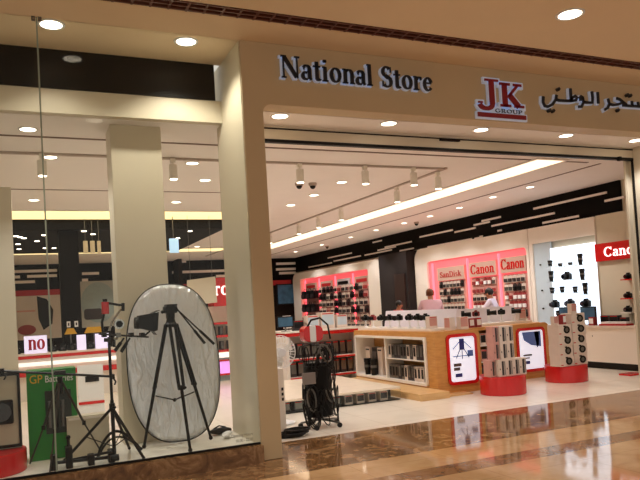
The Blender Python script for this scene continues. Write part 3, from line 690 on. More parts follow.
isl = thing('display_island', 'left orange wood island with white framed side shelves and a red framed tripod poster', 'display island', (6.2, 10, 0))
# outline along X with rounded tops, shelf bay cut in from the left face
MB().prism(rrect(5.82, 6.68, 0, .985, .10, 8, (0, 0, 1, 0)), 'y', 8.74, 8.98).build('end_panel', WOODM, isl)
MB().box(5.82, 6.68, 8.98, 11.5, .90, .985).box(5.82, 6.68, 8.98, 11.5, 0, .12).box(6.2, 6.68, 8.98, 11.5, .12, .90).box(5.82, 6.2, 11.44, 11.5, .12, .9).build('carcass', WOODM, isl)
MB().ring(rrect(8.98, 11.44, .12, .90, .05), rrect(9.03, 11.39, .16, .86, .05), 'x', 5.79, 6.19).build('white_frame', WHITE, isl)
MB().box(5.83, 6.19, 9.03, 10.32, .50, .515).build('shelf', WHITE, isl); MB().box(5.83, 6.19, 10.32, 10.36, .16, .86).build('divider', WHITE, isl)
MB().prism([(8.42, 0), (11.35, 0), (11.35, .10), (8.42, .10)], 'x', 5.30, 5.815).build('wood_ledge', WOODL, isl)
MB().box(5.815, 6.3, 8.5, 8.735, 0, .02).build('wood_ledge', WOODL, isl)
info_panel(isl, 6.02, 6.60, .13, .93, 8.74, [('r', .42, .68, .58, .9, BLUED), ('l', .44, .7, .3, .52, BLUED), ('l', .56, .7, .72, .52, BLUED), ('l', .5, .7, .5, .5, BLUED), ('l', .42, .84, .2, .7, BLUEP), ('l', .58, .84, .8, .7, BLUEP),
    ('l', .2, .56, .85, .56, BLUEP), ('r', .68, .54, .86, .66, BLUEP), ('r', .2, .36, .45, .42, GREYM), ('r', .2, .28, .4, .34, GREYM), ('r', .24, .15, .46, .22, BLUED)])
# shelf contents
for r_, z in enumerate((.517, .162)):
    for i in range(12):
        y = 10.25-i*.102; kd = ['black', 'grey', 'white', 'white', 'black'][int(random.random()*5)]; b, f_ = {'black': (BOXD, GREYM), 'grey': (GREYM, BLACKP), 'white': (BOXW, BLACKP)}[kd]
        small('product_carton', 'pc'+kd, pack(kd, .09, .16, .24, b, f_, inset=.35, dark=GREYM), (5.95, y, z), '%s carton on the %s shelf of left wood island, %s from left' % (kd, ('upper', 'lower')[r_], ORD[i]), 'carton', 'cartons on the shelves of the left island', RZW)
for i, (y, kd, h) in enumerate(((11.25, 'w', .5), (10.98, 'b', .56), (10.78, 'w', .5), (10.5, 'w', .6))):
    b, f_ = {'w': (BOXW, BOXW), 'b': (BOXD, GREYM)}[kd]
    small('tall_carton', 'tc'+kd, pack(kd, .17, .2, .5, b, f_, dark=BLACKP), (6.06, y, .162), 'tall %s carton in the left bay of the wood island, %s from the left' % ({'w': 'white', 'b': 'black'}[kd], ORD[i]), 'carton', None, RZW)
for i, y in enumerate((11.12, 10.88)):
    small('cylinder_speaker', 'csp', lens_fn(.3, .06), (5.875, y-.0, .162), 'dark cylindrical device in front of the tall cartons, %s' % ('left' if i == 0 else 'right'), 'device', None)
# top: display riser with back card and cameras on stands
rs = thing('display_riser', 'long white stepped display riser under the cameras on the left wood island', 'display riser', (6.25, 10.4, .985))
MB().box(5.98, 6.45, 9.05, 11.6, .986, 1.02).build('base', WHITE, rs); bkc = thing('back_card', 'long plain white back card standing behind the cameras on the left island', 'display card', (6.5, 10.4, .985))
MB().prism([(6.47, .986), (6.50, .986), (6.56, 1.32), (6.53, 1.32)], 'y', 9.1, 11.45).build('card', mat('back_card_white', (226, 218, 224), .5, noise=.01), bkc); MB().box(6.50, 6.6, 9.3, 9.34, .986, 1.1).build('strut', WHITE, bkc); MB().box(6.50, 6.6, 11.2, 11.24, .986, 1.1).build('strut', WHITE, bkc)
def camstand(key, body=BLACKP, st=PAPERW, longlens=False):
    def make(loc, label, grp, rz):
        if key not in PROTO:
            t = thing('display_camera', label, 'camera', loc, grp, world=False); PROTO[key] = t
            MB().lathe([(.05, 0), (.05, .01), (.014, .03), (.012, .12), (.03, .135), (.03, .14)], n=14).build('stand', st, t)
            mb = MB(); mb.prism(rrect(-.065, .065, .14, .225, .02, 4), 'y', -.03, .03, body); mb.prism([(-.028, .22), (.028, .22), (.018, .25), (-.018, .25)], 'y', -.026, .03, body); mb.build('body', body, t)
            MB().cyl((0, -.03, .182), (0, -.14 if longlens else -.09, .182), .036, .034 if not longlens else .045, 18).build('lens', BLACKP, t)
            t.rotation_euler[2] = rz; return t
        t = dup(PROTO[key], loc, rz, label, grp); return t
    return make
cb = camstand('cs_black'); cl_ = camstand('cs_long', longlens=True); cr = camstand('cs_red', body=BOXR)
ys = (11.55, 11.25, 10.93, 10.62, 10.28, 9.93, 9.66, 9.42)
for i, y in enumerate(ys):
    (cr if i in (1,) else cl_ if i in (3, 4, 7) else cb)((6.12, y, 1.02), '%s camera on a white stand on the left island, %s from the left' % ('red' if i == 1 else 'black', ORD[i]), None, RZW+.4)
for i, (y, x) in enumerate(((9.22, 6.1), (8.93, 6.25), (8.90, 6.48))):
    small('small_carton', 'smw', pack('smw', .16, .1, .2, BOXW, BOXP), (x, y, .987 if i else 1.021), 'small white carton at the near end of the left island, %s' % ORD[i], 'carton', None, (0, RZW, 0)[i])
# second island, to the right
is2 = thing('display_island', 'right orange wood island behind the red drums with open side shelves and framed poster', 'display island', (7.7, 10, 0))
MB().prism(rrect(7.46, 8.62, 0, .97, .10, 8, (0, 0, 1, 0)), 'y', 9.27, 9.5).build('end_panel', WOODM, is2)
MB().box(6.95, 8.62, 9.5, 11.2, .90, .97).box(7.46, 8.62, 9.5, 11.2, 0, .90).build('carcass', WOODM, is2)
MB().box(6.95, 7.46, 9.27, 9.5, .92, .97).build('top_edge', WOODM, is2)
MB().box(6.95, 7.46, 9.3, 11.2, 0, .1).box(6.95, 6.99, 9.3, 11.2, .1, .9).build('side_shelf_frame', BOXP, is2)
MB().box(6.99, 7.46, 9.3, 11.2, .36, .38).build('shelf', WHITE, is2); MB().box(6.99, 7.46, 9.3, 11.2, .64, .66).build('shelf', WHITE, is2)
info_panel(is2, 7.86, 8.50, .12, .90, 9.27, [('p', [(.2, .9), (.85, .9), (.85, .55), (.5, .6), (.25, .72)], 0, 0, 0, BLUEP), ('p', [(.62, .9), (.8, .9), (.78, .6), (.7, .52)], 0, 0, 0, BLUED), ('r', .2, .36, .5, .40, GREYM), ('r', .2, .3, .42, .33, GREYM), ('r', .24, .18, .42, .25, BLUED)])
for r_, z in enumerate((.661, .381, .101)):
    for i in range(3):
        kd = ['black', 'white', 'pink'][(i+r_) % 3]; b, f_ = {'black': (BOXD, GREYM), 'white': (BOXW, BLACKP), 'pink': (BOXP, BOXD)}[kd]
        small('product_carton', 'ps'+kd, pack('s'+kd, .12, .16, .2, b, f_), (7.07+i*.14, 9.42, z), '%s carton on right island side shelves, %s shelf down, %s from left' % (kd, ORD[r_], ORD[i]), 'carton')
rs2 = thing('display_riser', 'wide low white display riser under the cameras on the right wood island', 'display riser', (7.5, 9.8, .97))
MB().box(6.98, 8.5, 9.55, 10.0, .971, 1.01).build('base', WHITE, rs2); bk2 = thing('back_card', 'wide plain white back card standing behind the cameras on the right island', 'display card', (7.7, 10.05, .97))
MB().prism([(10.02, .971), (10.05, .971), (10.12, 1.29), (10.09, 1.29)], 'x', 6.9, 8.55).build('card', MATS['back_card_white'], bk2); MB().box(7.1, 7.14, 10.05, 10.15, .971, 1.1).build('strut', WHITE, bk2); MB().box(8.3, 8.34, 10.05, 10.15, .971, 1.1).build('strut', WHITE, bk2)
for i, x in enumerate((7.1, 7.38, 7.66, 7.95, 8.22)):
    (cl_ if i % 2 == 0 else (cr if i == 1 else cb))((x, 9.72, 1.01), '%s camera on a white stand on the right island, %s from the left' % ('red' if i == 1 else 'black', ORD[i]), None, -.6 if i % 2 else .9)
for i, x in enumerate((6.78, 6.9)):
    pass
for i, (x, y, z) in enumerate(((8.42, 9.75, 1.011), (7.05, 9.45, .971), (7.2, 9.45, .971))):
    small('small_carton', 'smr' if i else 'smw', pack('smr', .1, .08, .16, BOXR, PAPERW), (x, y, z), ('small white carton at the right end of the right island top', 'small red carton at the left corner of the right island top', 'small red carton second from the left corner of the right island')[i], 'carton')
# red drums with stacked cartons
def drum(x, y, r, h, label):
    t = thing('display_drum', label, 'plinth', (x, y, 0), world=False)
    MB().lathe([(r*.985, 0), (r, .01), (r, h-.012), (r*.985, h)], n=48).build('drum', RED, t, smooth=False)
    MB().lathe([(r*.97, h), (r*.97, h+.004)], n=48).build('top_disc', REDM, t)
    return t
drum(6.66, 8.22, .345, .28, 'glossy red drum plinth with cartons, left of the two in front of the islands')
drum(8.29, 8.58, .345, .27, 'glossy red drum plinth with camera cartons, right of the two in front of the islands')
def tallpack(key, w, d, h, m=BOXW):
    def fn():
        mb = MB(); mb.box(-w/2, w/2, -d/2, d/2, 0, h, m); mb.box(-w*.08, w*.22, -d/2-.002, -d/2, h*.08, h*.92, BOXD); mb.box(-w*.4, -w*.3, -d/2-.002, -d/2, h*.4, h*.5, BOXD); mb.box(w*.3, w*.42, -d/2-.002, -d/2, h*.1, h*.9, GREYM)
        mb.box(-w/2-.002, -w/2, -d*.3, d*.3, h*.1, h*.7, m); return mb.build('carton', m)
    return fn
D1 = .284
for i, x in enumerate((6.495, 6.625, 6.755, 6.885)):
    small('product_carton', 'tp', tallpack('tp', .125, .16, .25), (x, 8.08, D1), 'dark striped white carton, bottom row on left red drum, %s from left' % ORD[i], 'carton')
small('product_carton', 'tpp', tallpack('tpp', .10, .16, .25, BOXP), (6.375, 8.15, D1), 'pinkish carton at the left end of the bottom row on the left red drum', 'carton')
for r_ in range(2):
    for i, x in enumerate((6.56, 6.69)):
        small('product_carton', 'tp', tallpack('tp', .125, .16, .25), (x, 8.10, D1+.251+r_*.25), 'dark striped white carton, %s upper tier on left red drum, %s from left' % (('lower', 'top')[r_], ORD[i]), 'carton')
    small('product_carton', 'tpp', tallpack('tpp', .10, .16, .25, BOXP), (6.44, 8.12, D1+.251+r_*.25), 'pinkish carton at the left end of the %s upper tier on the left red drum' % ('lower', 'top')[r_], 'carton')
def cambox(w, d, h):
    def fn():
        mb = MB(); mb.box(-w/2, w/2, -d/2, d/2, 0, h, BOXW)
        mb.prism([(.04+.065*math.cos(q*PI/8)*1.1, h*.48+.062*math.sin(q*PI/8)) for q in range(16)], 'y', -d/2-.002, -d/2, BLACKP)
        mb.prism([(.04+.035*math.cos(q*PI/6), h*.48+.035*math.sin(q*PI/6)) for q in range(12)], 'y', -d/2-.003, -d/2-.002, GREYM)
        mb.box(-.03, .02, -d/2-.002, -d/2, h*.75, h*.9, BLACKP)
        mb.box(-w*.47, -w*.3, -d/2-.002, -d/2, h*.1, h*.18, RED); return mb.build('camera_carton', BOXW)
    return fn
D2 = .274
for i in range(4): small('camera_carton', 'cb', cambox(.29, .24, .17), (8.10, 8.46+.01*(i % 2), D2+i*.171), 'white camera carton in the left stack on the right red drum, %s from the bottom' % ORD[i], 'carton', None, .05*(i % 2))
for i in range(5): small('camera_carton', 'cb', cambox(.29, .24, .17), (8.44, 8.50-.01*(i % 2), D2+i*.171), 'white camera carton in the right stack on the right red drum, %s from the bottom' % ORD[i], 'carton', None, -.04*(i % 2))
small('small_carton', 'smr', pack('smr', .1, .08, .16, BOXR, PAPERW), (8.15, 8.44, D2+4*.171), 'small red carton on top of the left stack of camera cartons', 'carton', None, .3)
small('small_carton', 'smw', pack('smw', .16, .1, .2, BOXW, BOXP), (8.02, 8.48, D2+4*.171), 'small white carton on top of the left stack of camera cartons', 'carton', None, .1, .7)
small('small_carton', 'smw', pack('smw', .16, .1, .2, BOXW, BOXP), (8.42, 8.48, D2+5*.171), 'small white carton standing on top of the right stack of camera cartons', 'carton', None, .1, .8)

# ================================================================== MIDDLE AND LEFT OF THE ENTRANCE
lpf = thing('low_display_platform', 'low white platform with a dark glass front, left of the wood ledge', 'platform', (4.2, 10, 0))
MB().box(3.3, 5.2, 8.82, 11.2, .17, .20).build('top', mat('platform_white', (232, 216, 194), .3), lpf)
MB().box(3.32, 5.18, 9.10, 11.18, 0, .17).build('body', BLACKP, lpf)
MB().box(3.3, 5.2, 8.83, 8.84, .0, .17).build('front_glass', GLASS, lpf); MB().box(3.3, 5.2, 8.85, 9.1, 0, .012).build('bottom_board', BLACKP, lpf)
for i in range(9):
    x = 3.35+i*.2; kd = 'wb'[(i < 5)]
    small('camera_carton', 'lc'+kd, pack('l'+kd, .13, .12, .135, BOXD if kd == 'b' else BOXW, GREYM if kd == 'b' else BOXD), (x, 8.96, .013), 'small %s carton behind the low platform front, %s from the left' % ('dark' if kd == 'b' else 'white', ORD[i]), 'carton')
# red and white counter with hanging black goods
rc = thing('display_counter', 'white counter with a red top edge and rows of black goods, left of the islands', 'counter', (5.3, 12.4, 0))
MB().box(4.6, 6.18, 12.02, 13.0, .93, 1.0).build('red_edge', RED, rc); MB().box(4.58, 6.2, 12.0, 13.02, 1.0, 1.03).build('counter_top', WHITE, rc)
MB().box(4.6, 6.18, 12.35, 13.0, 0, .93).box(4.6, 4.66, 12.02, 12.35, 0, .93).box(6.12, 6.18, 12.02, 12.35, 0, .93).build('carcass', WHITE, rc)
for z in (.12, .48): MB().box(4.66, 6.12, 12.03, 12.35, z, z+.02).build('shelf', WHITE, rc)
for z in (.10, .455): MB().box(4.66, 6.12, 12.01, 12.03, z, z+.03).build('red_shelf_lip', RED, rc)
for r_, z in enumerate((.501, .141)):
    for i in range(9):
        small('goods_pack', 'gp', pack('gp', .12, .1, .28, BOXD, GREYM), (4.76+i*.155, 12.14, z), 'black pack on the %s shelf of the red edged counter, %s from left' % (('upper', 'lower')[r_], ORD[i]), 'pack')
for i, (x, kd, sc) in enumerate(((4.72, 'scr', 1), (5.0, 'cbox', 1), (5.3, 'wcart', 1.3), (5.62, 'wcart', 1.5), (5.95, 'wcart', 1.2))):
    if kd == 'scr':
        t = thing('desk_monitor', 'small blue monitor on the red edged counter near the dark back corner', 'monitor', (x, 12.3, 1.031), world=False)
        MB().box(-.08, .08, -.05, .06, 0, .012).box(-.015, .015, 0, .02, 0, .12).build('stand', GREYM, t); MB().box(-.17, .17, -.01, .02, .08, .30).build('casing', BLACKP, t); MB().box(-.15, .15, -.012, -.01, .10, .28).build('screen', SCRN, t)
    else: small('carton', kd, None, (x, 12.35, 1.031), '%s carton on the red edged counter, %s item from the left' % ('dark' if kd == 'cbox' else 'white', ORD[i]), 'carton', None, 0, sc)
rp = thing('receipt_printer', 'white printer on the red edged counter in front of the far pink unit', 'printer', (5.55, 12.7, 1.03))
MB().prism([(12.55, 1.031), (12.95, 1.031), (12.95, 1.22), (12.65, 1.26), (12.55, 1.12)], 'x', 5.38, 5.78).build('body', PAPERW, rp); MB().box(5.45, 5.71, 12.60, 12.61, 1.15, 1.2).build('paper_slot', GREYM, rp)
# spinner rack with straps and bags
rk = thing('spinner_rack', 'black spinner rack crowded with straps and cables on wheels just inside the entrance', 'rack', (3.33, 7.62, 0), world=False)
mb = MB()
for i in range(5):
    q = 2*PI*i/5+.3; mb.tube([(0, 0, .09), (.26*math.cos(q), .26*math.sin(q), .06)], .014, 8)
mb.build('base', GREYM, rk)
for i in range(5):
    q = 2*PI*i/5+.3; MB().cyl((.26*math.cos(q), .26*math.sin(q)-.012, .03), (.26*math.cos(q), .26*math.sin(q)+.012, .03), .03, n=14).build('wheel', BLACKP, rk)
MB().cyl((0, 0, .08), (0, 0, 1.05), .02).build('pole', GREYM, rk)
for z in (.14, .45, .76, 1.02):
    mb = MB()
    for i in range(24):
        a0, a1 = 2*PI*i/24, 2*PI*(i+1)/24; mb.cyl((.17*math.cos(a0), .17*math.sin(a0), z), (.17*math.cos(a1), .17*math.sin(a1), z), .006, n=6)
    mb.build('wire_ring', BLACKP, rk)
MB().cyl((0, .04, .14), (0, .04, .80), .175, .175, 24).build('core_drum', BLACK, rk)
for i in range(46):
    q = random.uniform(-PI, 0) if i % 4 else random.uniform(-PI, PI); z = random.choice((.28, .50, .72, .98))+random.uniform(-.03, .05)
    mb = MB(); n = 12; L = random.uniform(.08, .15); wd = random.uniform(.03, .07); r0 = .19+random.uniform(0, .04); tilt = random.uniform(-.4, .4); P_ = []
    for k in range(n+1):
        a = 2*PI*k/n; u_ = wd*math.cos(a)+tilt*L*math.sin(a); P_.append((r0*math.cos(q)-u_*math.sin(q), r0*math.sin(q)+u_*math.cos(q), z-L+L*math.sin(a)))
    mb.tube(P_, .007 if i % 3 else .011, 6); mb.build('looped_strap', BLACKP if i % 9 else GREYM, rk)
MB().box(-.30, -.13, -.20, -.18, .56, .70).build('price_card', mat('grey_card', (140, 130, 124), .5), rk)
rbg = thing('red_strap_bag', 'red and white bag with a black strap on top of the spinner rack', 'bag', (3.33, 7.62, 1.06), world=False)
def baghex(): return rrect(-.2, .12, 0, .16, .06, 5)
MB().prism(rrect(-.2, .06, 0, .2, .07, 5), 'y', -.08, .08).build('bag_body', RED, rbg, bevel=.01); MB().prism(rrect(-.12, -.04, .0, .202, .02, 3), 'y', -.083, .083).build('white_stripe', PAPERW, rbg)
MB().tube([(-.16, -.06, .16), (-.1, -.09, .27), (.02, -.09, .29), (.13, -.07, .2), (.16, -.06, .02)], .012).build('strap', BLACKP, rbg)
# white pedestal cabinet + fan + black coil by the pillar
wc = thing('side_cabinet', 'narrow white cabinet with a row of black sockets just behind the tan pillar', 'cabinet', (2.62, 7.55, 0))
MB().box(2.36, 2.80, 7.45, 7.85, 0, .78).build('body', WHITE, wc)
for z in (.40, .46, .52): MB().box(2.76, 2.785, 7.445, 7.45, z, z+.035).build('socket', BLACKP, wc)
fn = thing('desk_fan', 'white pedestal fan with a wire cage standing behind the narrow white cabinet', 'fan', (3.0, 8.15, 0), world=False)
MB().lathe([(.18, 0), (.18, .02), (.05, .05), (.02, .06), (.018, .80), (.03, .82)], n=24).build('stand', PAPERW, fn)
MB().cyl((0, .06, .93), (0, -.06, .93), .05, .06, 16).build('motor', PAPERW, fn)
mb = MB(); 
for k in range(28):
    a = 2*PI*k/28
    mb.tube([(.05*math.cos(a), -.16, .93+.05*math.sin(a)), (.19*math.cos(a), -.13, .93+.19*math.sin(a)), (.215*math.cos(a), -.08, .93+.215*math.sin(a)), (.05*math.cos(a), -.02, .93+.05*math.sin(a))], .0028, 4)
for rr, yy in ((.215, -.08), (.19, -.13), (.12, -.15), (.05, -.16)):
    for k in range(28): a, b = 2*PI*k/28, 2*PI*(k+1)/28; mb.cyl((rr*math.cos(a), yy, .93+rr*math.sin(a)), (rr*math.cos(b), yy, .93+rr*math.sin(b)), .004, n=4)
mb.build('wire_cage', PAPERW, fn)
for k in range(3):
    a = 2*PI*k/3+.4; MB().prism([(.03*math.cos(a), .93+.03*math.sin(a)), (.17*math.cos(a-.3), .93+.17*math.sin(a-.3)), (.18*math.cos(a+.2), .93+.18*math.sin(a+.2)), (.1*math.cos(a+.5), .93+.1*math.sin(a+.5))], 'y', -.095, -.085).build('blade', mat('fan_blade', (226, 220, 210), .3), fn)
MB().cyl((0, -.165, .93), (0, -.14, .93), .05, .05, 16).build('cage_badge', PAPERW, fn)
cb_ = thing('cable_coil', 'black coil of cable lying on the shop floor at the foot of the pillar', 'cable', (2.78, 7.26, 0), world=False)
mb = MB()
for j in range(5):
    rr = .09+.015*(j % 3); P_ = [((rr+.05)*math.cos(2*PI*k/16)+.02*j, rr*math.sin(2*PI*k/16), .014+.016*j) for k in range(17)]; mb.tube(P_, .012, 6)
mb.build('coil', BLACKP, cb_)
# corner TV and poster stand at the back wall
p = atY(285, 283, 25.8); tv = thing('wall_television', 'blue glowing television on the dark back wall behind the fan', 'television', (9.6, 25.85, 1.6))
a_ = atY(281, 284, 25.8); b_ = atY(297.5, 304, 25.8)
MB().box(a_.x-.2, b_.x, 25.82, 25.90, b_.z, a_.z).build('casing', BLACKP, tv); MB().box(a_.x-.15, b_.x-.05, 25.81, 25.82, b_.z+.05, a_.z-.05).build('screen', SCRN, tv)
a_ = atY(283, 316, 18); b_ = atY(292, 336, 18)
ps = thing('poster_stand', 'small poster stand with a pink heading below the television', 'poster stand', ((a_.x+b_.x)/2, 18, 0))
MB().box(a_.x, b_.x, 18, 18.03, .9, a_.z).build('poster', PAPERW, ps); MB().box(a_.x+.02, b_.x-.02, 17.99, 18, a_.z-.12, a_.z-.02).box(a_.x+.04, b_.x-.04, 17.99, 18, 1.02, a_.z-.2).build('print', BOXP, ps)
MB().cyl(((a_.x+b_.x)/2, 18.05, 0), ((a_.x+b_.x)/2, 18.05, .9), .02).lathe([(.15, 0), (.15, .02)], ((a_.x+b_.x)/2, 18.05, 0)).build('stand', GREYM, ps)

# ================================================================== PEOPLE
def skinmesh(name, pts, edges, radii, m, parent, sub=2):
    me = bpy.data.meshes.new(name); me.from_pydata(pts, edges, []); me.materials.append(m)
    o = bpy.data.objects.new(name, me); COL.objects.link(o)
    o.modifiers.new('skin', 'SKIN').use_smooth_shade = True
    sv = me.skin_vertices[0].data
    for i, r in enumerate(radii): sv[i].radius = (r, r) if not isinstance(r, tuple) else r; sv[i].use_root = (i == 0)
    s = o.modifiers.new('sub', 'SUBSURF'); s.levels = sub; s.render_levels = sub
    o.parent = parent; return o
def person(loc, rz, label, H, shirt, hairm, lean=.1, arms=((.5, .15), (.5, .15)), look=0):
    """standing; faces local -Y. arms: per side (forward reach of hand, raise)"""
    t = thing('person', label, 'person', loc, world=False); t.rotation_euler[2] = rz; k = H/1.72
    def L(z): return -lean*max(0, z-.95)
    J = {'pel': (0, 0, .95), 'wst': (0, L(1.1), 1.10), 'chs': (0, L(1.32), 1.32), 'nb': (0, L(1.47), 1.46), 'nk': (0, L(1.5)-.015, 1.52), 'hd': (0, L(1.6)-.03, 1.60), 'tp': (0, L(1.68)-.03, 1.665)}
    pts = []; ed = []; rad = []; ix = {}
    def ad(n, p, r, par=None):
        ix[n] = len(pts); pts.append(tuple(c*k for c in p)); rad.append(tuple(c*k for c in r) if isinstance(r, tuple) else r*k)
        if par: ed.append((ix[par], ix[n]))
    ad('pel', J['pel'], (.15, .11)); ad('wst', J['wst'], (.115, .085), 'pel'); ad('chs', J['chs'], (.135, .09), 'wst'); ad('nb', J['nb'], (.09, .07), 'chs'); ad('nk', J['nk'], .055, 'nb'); ad('hd', J['hd'], (.075, .092), 'nk'); ad('tp', J['tp'], (.06, .075), 'hd')
    fing = []
    for s_, (fw_, up_) in zip((-1, 1), arms):
        n = 'LR'[s_ > 0]; sh = (s_*.185, L(1.42), 1.42); 
        if fw_ > 0: el = (s_*.25, sh[1]-.08-fw_*.2, 1.16); wr = (s_*.19, el[1]-.22, 1.02+up_)
        else: el = (s_*.24, sh[1]+.02, 1.13); wr = (s_*.25, sh[1]-.04, .88)
        ad('sh'+n, sh, .062, 'chs'); ad('el'+n, el, .043, 'sh'+n); ad('wr'+n, wr, .028, 'el'+n)
        d = (Vector(wr)-Vector(el)).normalized(); pm = Vector(wr)+d*.07; ad('pm'+n, pm, (.035, .022), 'wr'+n)
        sd = Vector((1, 0, 0))
        for f_ in range(4):
            b0 = pm+sd*((f_-1.5)*.02); ln = (.07, .08, .075, .06)[f_]; dn = Vector((0, 0, -1))
            ad('f%d%s' % (f_, n), b0+d*.03, .010, 'pm'+n); ad('g%d%s' % (f_, n), b0+d*(.03+ln*.5)+dn*.008, .009, 'f%d%s' % (f_, n)); ad('h%d%s' % (f_, n), b0+d*(.03+ln*.8)+dn*.03, .008, 'g%d%s' % (f_, n))
        tb = Vector(wr)+d*.03-sd*(s_*.03); ad('t0'+n, tb, .012, 'wr'+n); ad('t1'+n, tb+d*.04-sd*(s_*.025), .010, 't0'+n)
    for s_ in (-1, 1):
        n = 'lr'[s_ > 0]; ad('hp'+n, (s_*.095, 0, .90), .09, 'pel'); ad('kn'+n, (s_*.105, -.01, .50), .058, 'hp'+n); ad('an'+n, (s_*.11, .02, .09), .04, 'kn'+n); ad('to'+n, (s_*.125, -.13, .035), (.035, .025), 'an'+n)
    body = skinmesh('body', pts, ed, rad, SKIN, t)
    hx = Vector(J['hd'])*k
    mb = MB(); mb.ball(hx+Vector((0, -.085*k, -.005)), .018*k, 8, 6, sc=(.7, 1.1, 1)); mb.build('nose', SKIN, t, smooth=True)
    for s_ in (-1, 1):
        MB().ball(hx+Vector((s_*.032*k, -.078*k, .02*k)), .012*k, 8, 6).build('eye', BLACKP, t); MB().ball(hx+Vector((s_*.078*k, .0, 0)), .028*k, 8, 6, sc=(.35, .7, 1)).build('ear', SKIN, t, smooth=True)
    MB().box(hx.x-.025*k, hx.x+.025*k, hx.y-.088*k, hx.y-.08*k, hx.z-.045*k, hx.z-.038*k).build('mouth', REDM, t)
    mb = MB(); mb.ball(hx+Vector((0, .022*k, .045*k)), .098*k, 18, 12, sc=(.92, 1.0, .95)); mb.build('hair', hairm, t, smooth=True)
    # shirt: torso and sleeves
    sp = []; se = []; sr = []; sx = {}
    def a2(n, q, r, par=None):
        sx[n] = len(sp); sp.append(tuple(q)); sr.append(r)
        if par: se.append((sx[par], sx[n]))
    a2('p', Vector((0, 0, .92))*k, (.175*k, .135*k)); a2('w', Vector(J['wst'])*k, (.158*k, .135*k), 'p'); a2('c', Vector(J['chs'])*k, (.182*k, .15*k), 'w'); a2('n', Vector(J['nb'])*k, (.085*k, .075*k), 'c')
    for n in 'LR':
        a2('s'+n, pts[ix['sh'+n]], .078*k, 'c'); a2('e'+n, pts[ix['el'+n]], .058*k, 's'+n)
        e_, w_ = Vector(pts[ix['el'+n]]), Vector(pts[ix['wr'+n]]); a2('f'+n, e_.lerp(w_, .8), .042*k, 'e'+n)
    skinmesh('shirt', sp, se, sr, shirt, t)
    sp, se, sr, sx = [], [], [], {}
    sp = [Vector((0, 0, .93))*k]+[Vector((s_*a, y, z))*k for s_ in (-1, 1) for a, y, z in ((.095, 0, .86), (.105, -.01, .5), (.11, .02, .09))]
    skinmesh('trousers', [tuple(q) for q in sp], [(0, 1), (1, 2), (2, 3), (0, 4), (4, 5), (5, 6)], [(.16*k, .12*k)]+[.10*k, .072*k, .06*k]*2, TROUS, t)
    for s_ in (-1, 1): MB().prism(rrect(s_*.12*k-.045, s_*.12*k+.045, -.18, .08, .04, 4), 'z', 0, .07).build('shoe', BLACKP, t)
    return t
person((7.98, 12.02, 0), PI-.5, 'person with brown hair in a pale pink shirt seen from behind', 1.72, SHIRTP, HAIRR, lean=.25, arms=((.6, .1), (.5, .05)))
person((9.32, 11.55, 0), -2.5, 'person with black hair in a pale lavender shirt standing before the Canon peg panels', 1.66, SHIRTL, HAIRB, lean=.2, arms=((.6, .1), (.5, .1)))
person((8.35, 14.1, 0), .5, 'shorter person with dark hair against the dark doorway, left of the pink shirt', 1.50, REDM, HAIRB, lean=.1)

# ================================================================== WINDOW DISPLAY
ZP = .151
# oval folding reflector
rf = thing('oval_reflector', 'tall oval silver folding reflector with a thin black rim leaning against the cream column', 'reflector', (1.46, 7.2, ZP))
ncx, hw, hh = 1.455, .49, .838
def rfp(a, r):
    c_, s_ = math.cos(a), math.sin(a); e = 2/2.5
    u_ = math.copysign(abs(c_)**e, c_)*hw*r; v_ = math.copysign(abs(s_)**e, s_)*hh*r
    t_ = (v_+hh)/(2*hh); wob = .012*math.sin(a*5+r*9)*r+.02*r*r*math.cos(2*a)
    return Vector((ncx+u_, 7.05+.23*t_+wob*.4, ZP+.012+(v_+hh)*.995))
N_ = 72; vs = [rfp(0, 0)]; fs = []
for j in range(1, 13):
    for i in range(N_): vs.append(rfp(2*PI*i/N_, j/12))
for i in range(N_):
    fs.append((0, 1+i, 1+(i+1) % N_))
    for j in range(11): fs.append((1+j*N_+i, 1+(j+1)*N_+i, 1+(j+1)*N_+(i+1) % N_, 1+j*N_+(i+1) % N_))
sheet = MB().add(vs, fs).build('foil_sheet', FOIL, rf, smooth=True)
so = sheet.modifiers.new('thick', 'SOLIDIFY'); so.thickness = .004
mb = MB()
for i in range(N_): mb.cyl(rfp(2*PI*i/N_, 1), rfp(2*PI*(i+1)/N_, 1), .007, n=6)
mb.build('rim', BLACKP, rf)
# video tripod with fluid head and two pan handles
vt = thing('video_tripod', 'black video tripod with fluid head and two pan handles in front of the silver reflector', 'tripod', (1.40, 6.92, ZP))
AP = Vector((1.385, 6.90, 1.40))
for j, ft in enumerate((Vector((1.07, 7.0, ZP+.02)), Vector((1.43, 6.50, ZP+.02)), Vector((1.76, 6.98, ZP+.02)))):
    d = (ft-AP); sd = Vector((0, 0, 1)).cross(d).normalized(); top = AP+Vector((d.x, d.y, 0)).normalized()*.05; mid = top.lerp(ft, .52); low = top.lerp(ft, .5)
    mb = MB(); mb.cyl(top-sd*.03, mid-sd*.024, .017, n=10); mb.cyl(top+sd*.03, mid+sd*.024, .017, n=10); mb.cyl(low, ft, .017, .014, n=10); mb.cyl(mid-sd*.035, mid+sd*.035, .02, n=10)
    lg_ = mb.build('leg', BLACKP, vt); MB().ball(ft, .022, 10, 6).build('foot', BLACKP, lg_)
    MB().ball(mid+sd*.04, .014, 8, 6).build('lock_knob', BLACKP, lg_)
ML = MB(); C_ = Vector((1.385, 6.90, .62))
for ft in (Vector((1.07, 7.0, ZP)), Vector((1.43, 6.50, ZP)), Vector((1.76, 6.98, ZP))): ML.cyl(C_, AP.lerp(ft, .58), .007, n=8)
ML.ball(C_, .02, 8, 6).build('spreader', BLACKP, vt)
MB().lathe([(.06, 0), (.065, .03), (.05, .05), (.04, .09), (.045, .10)], (AP.x, AP.y, AP.z-.03), 20).build('bowl', BLACKP, vt)
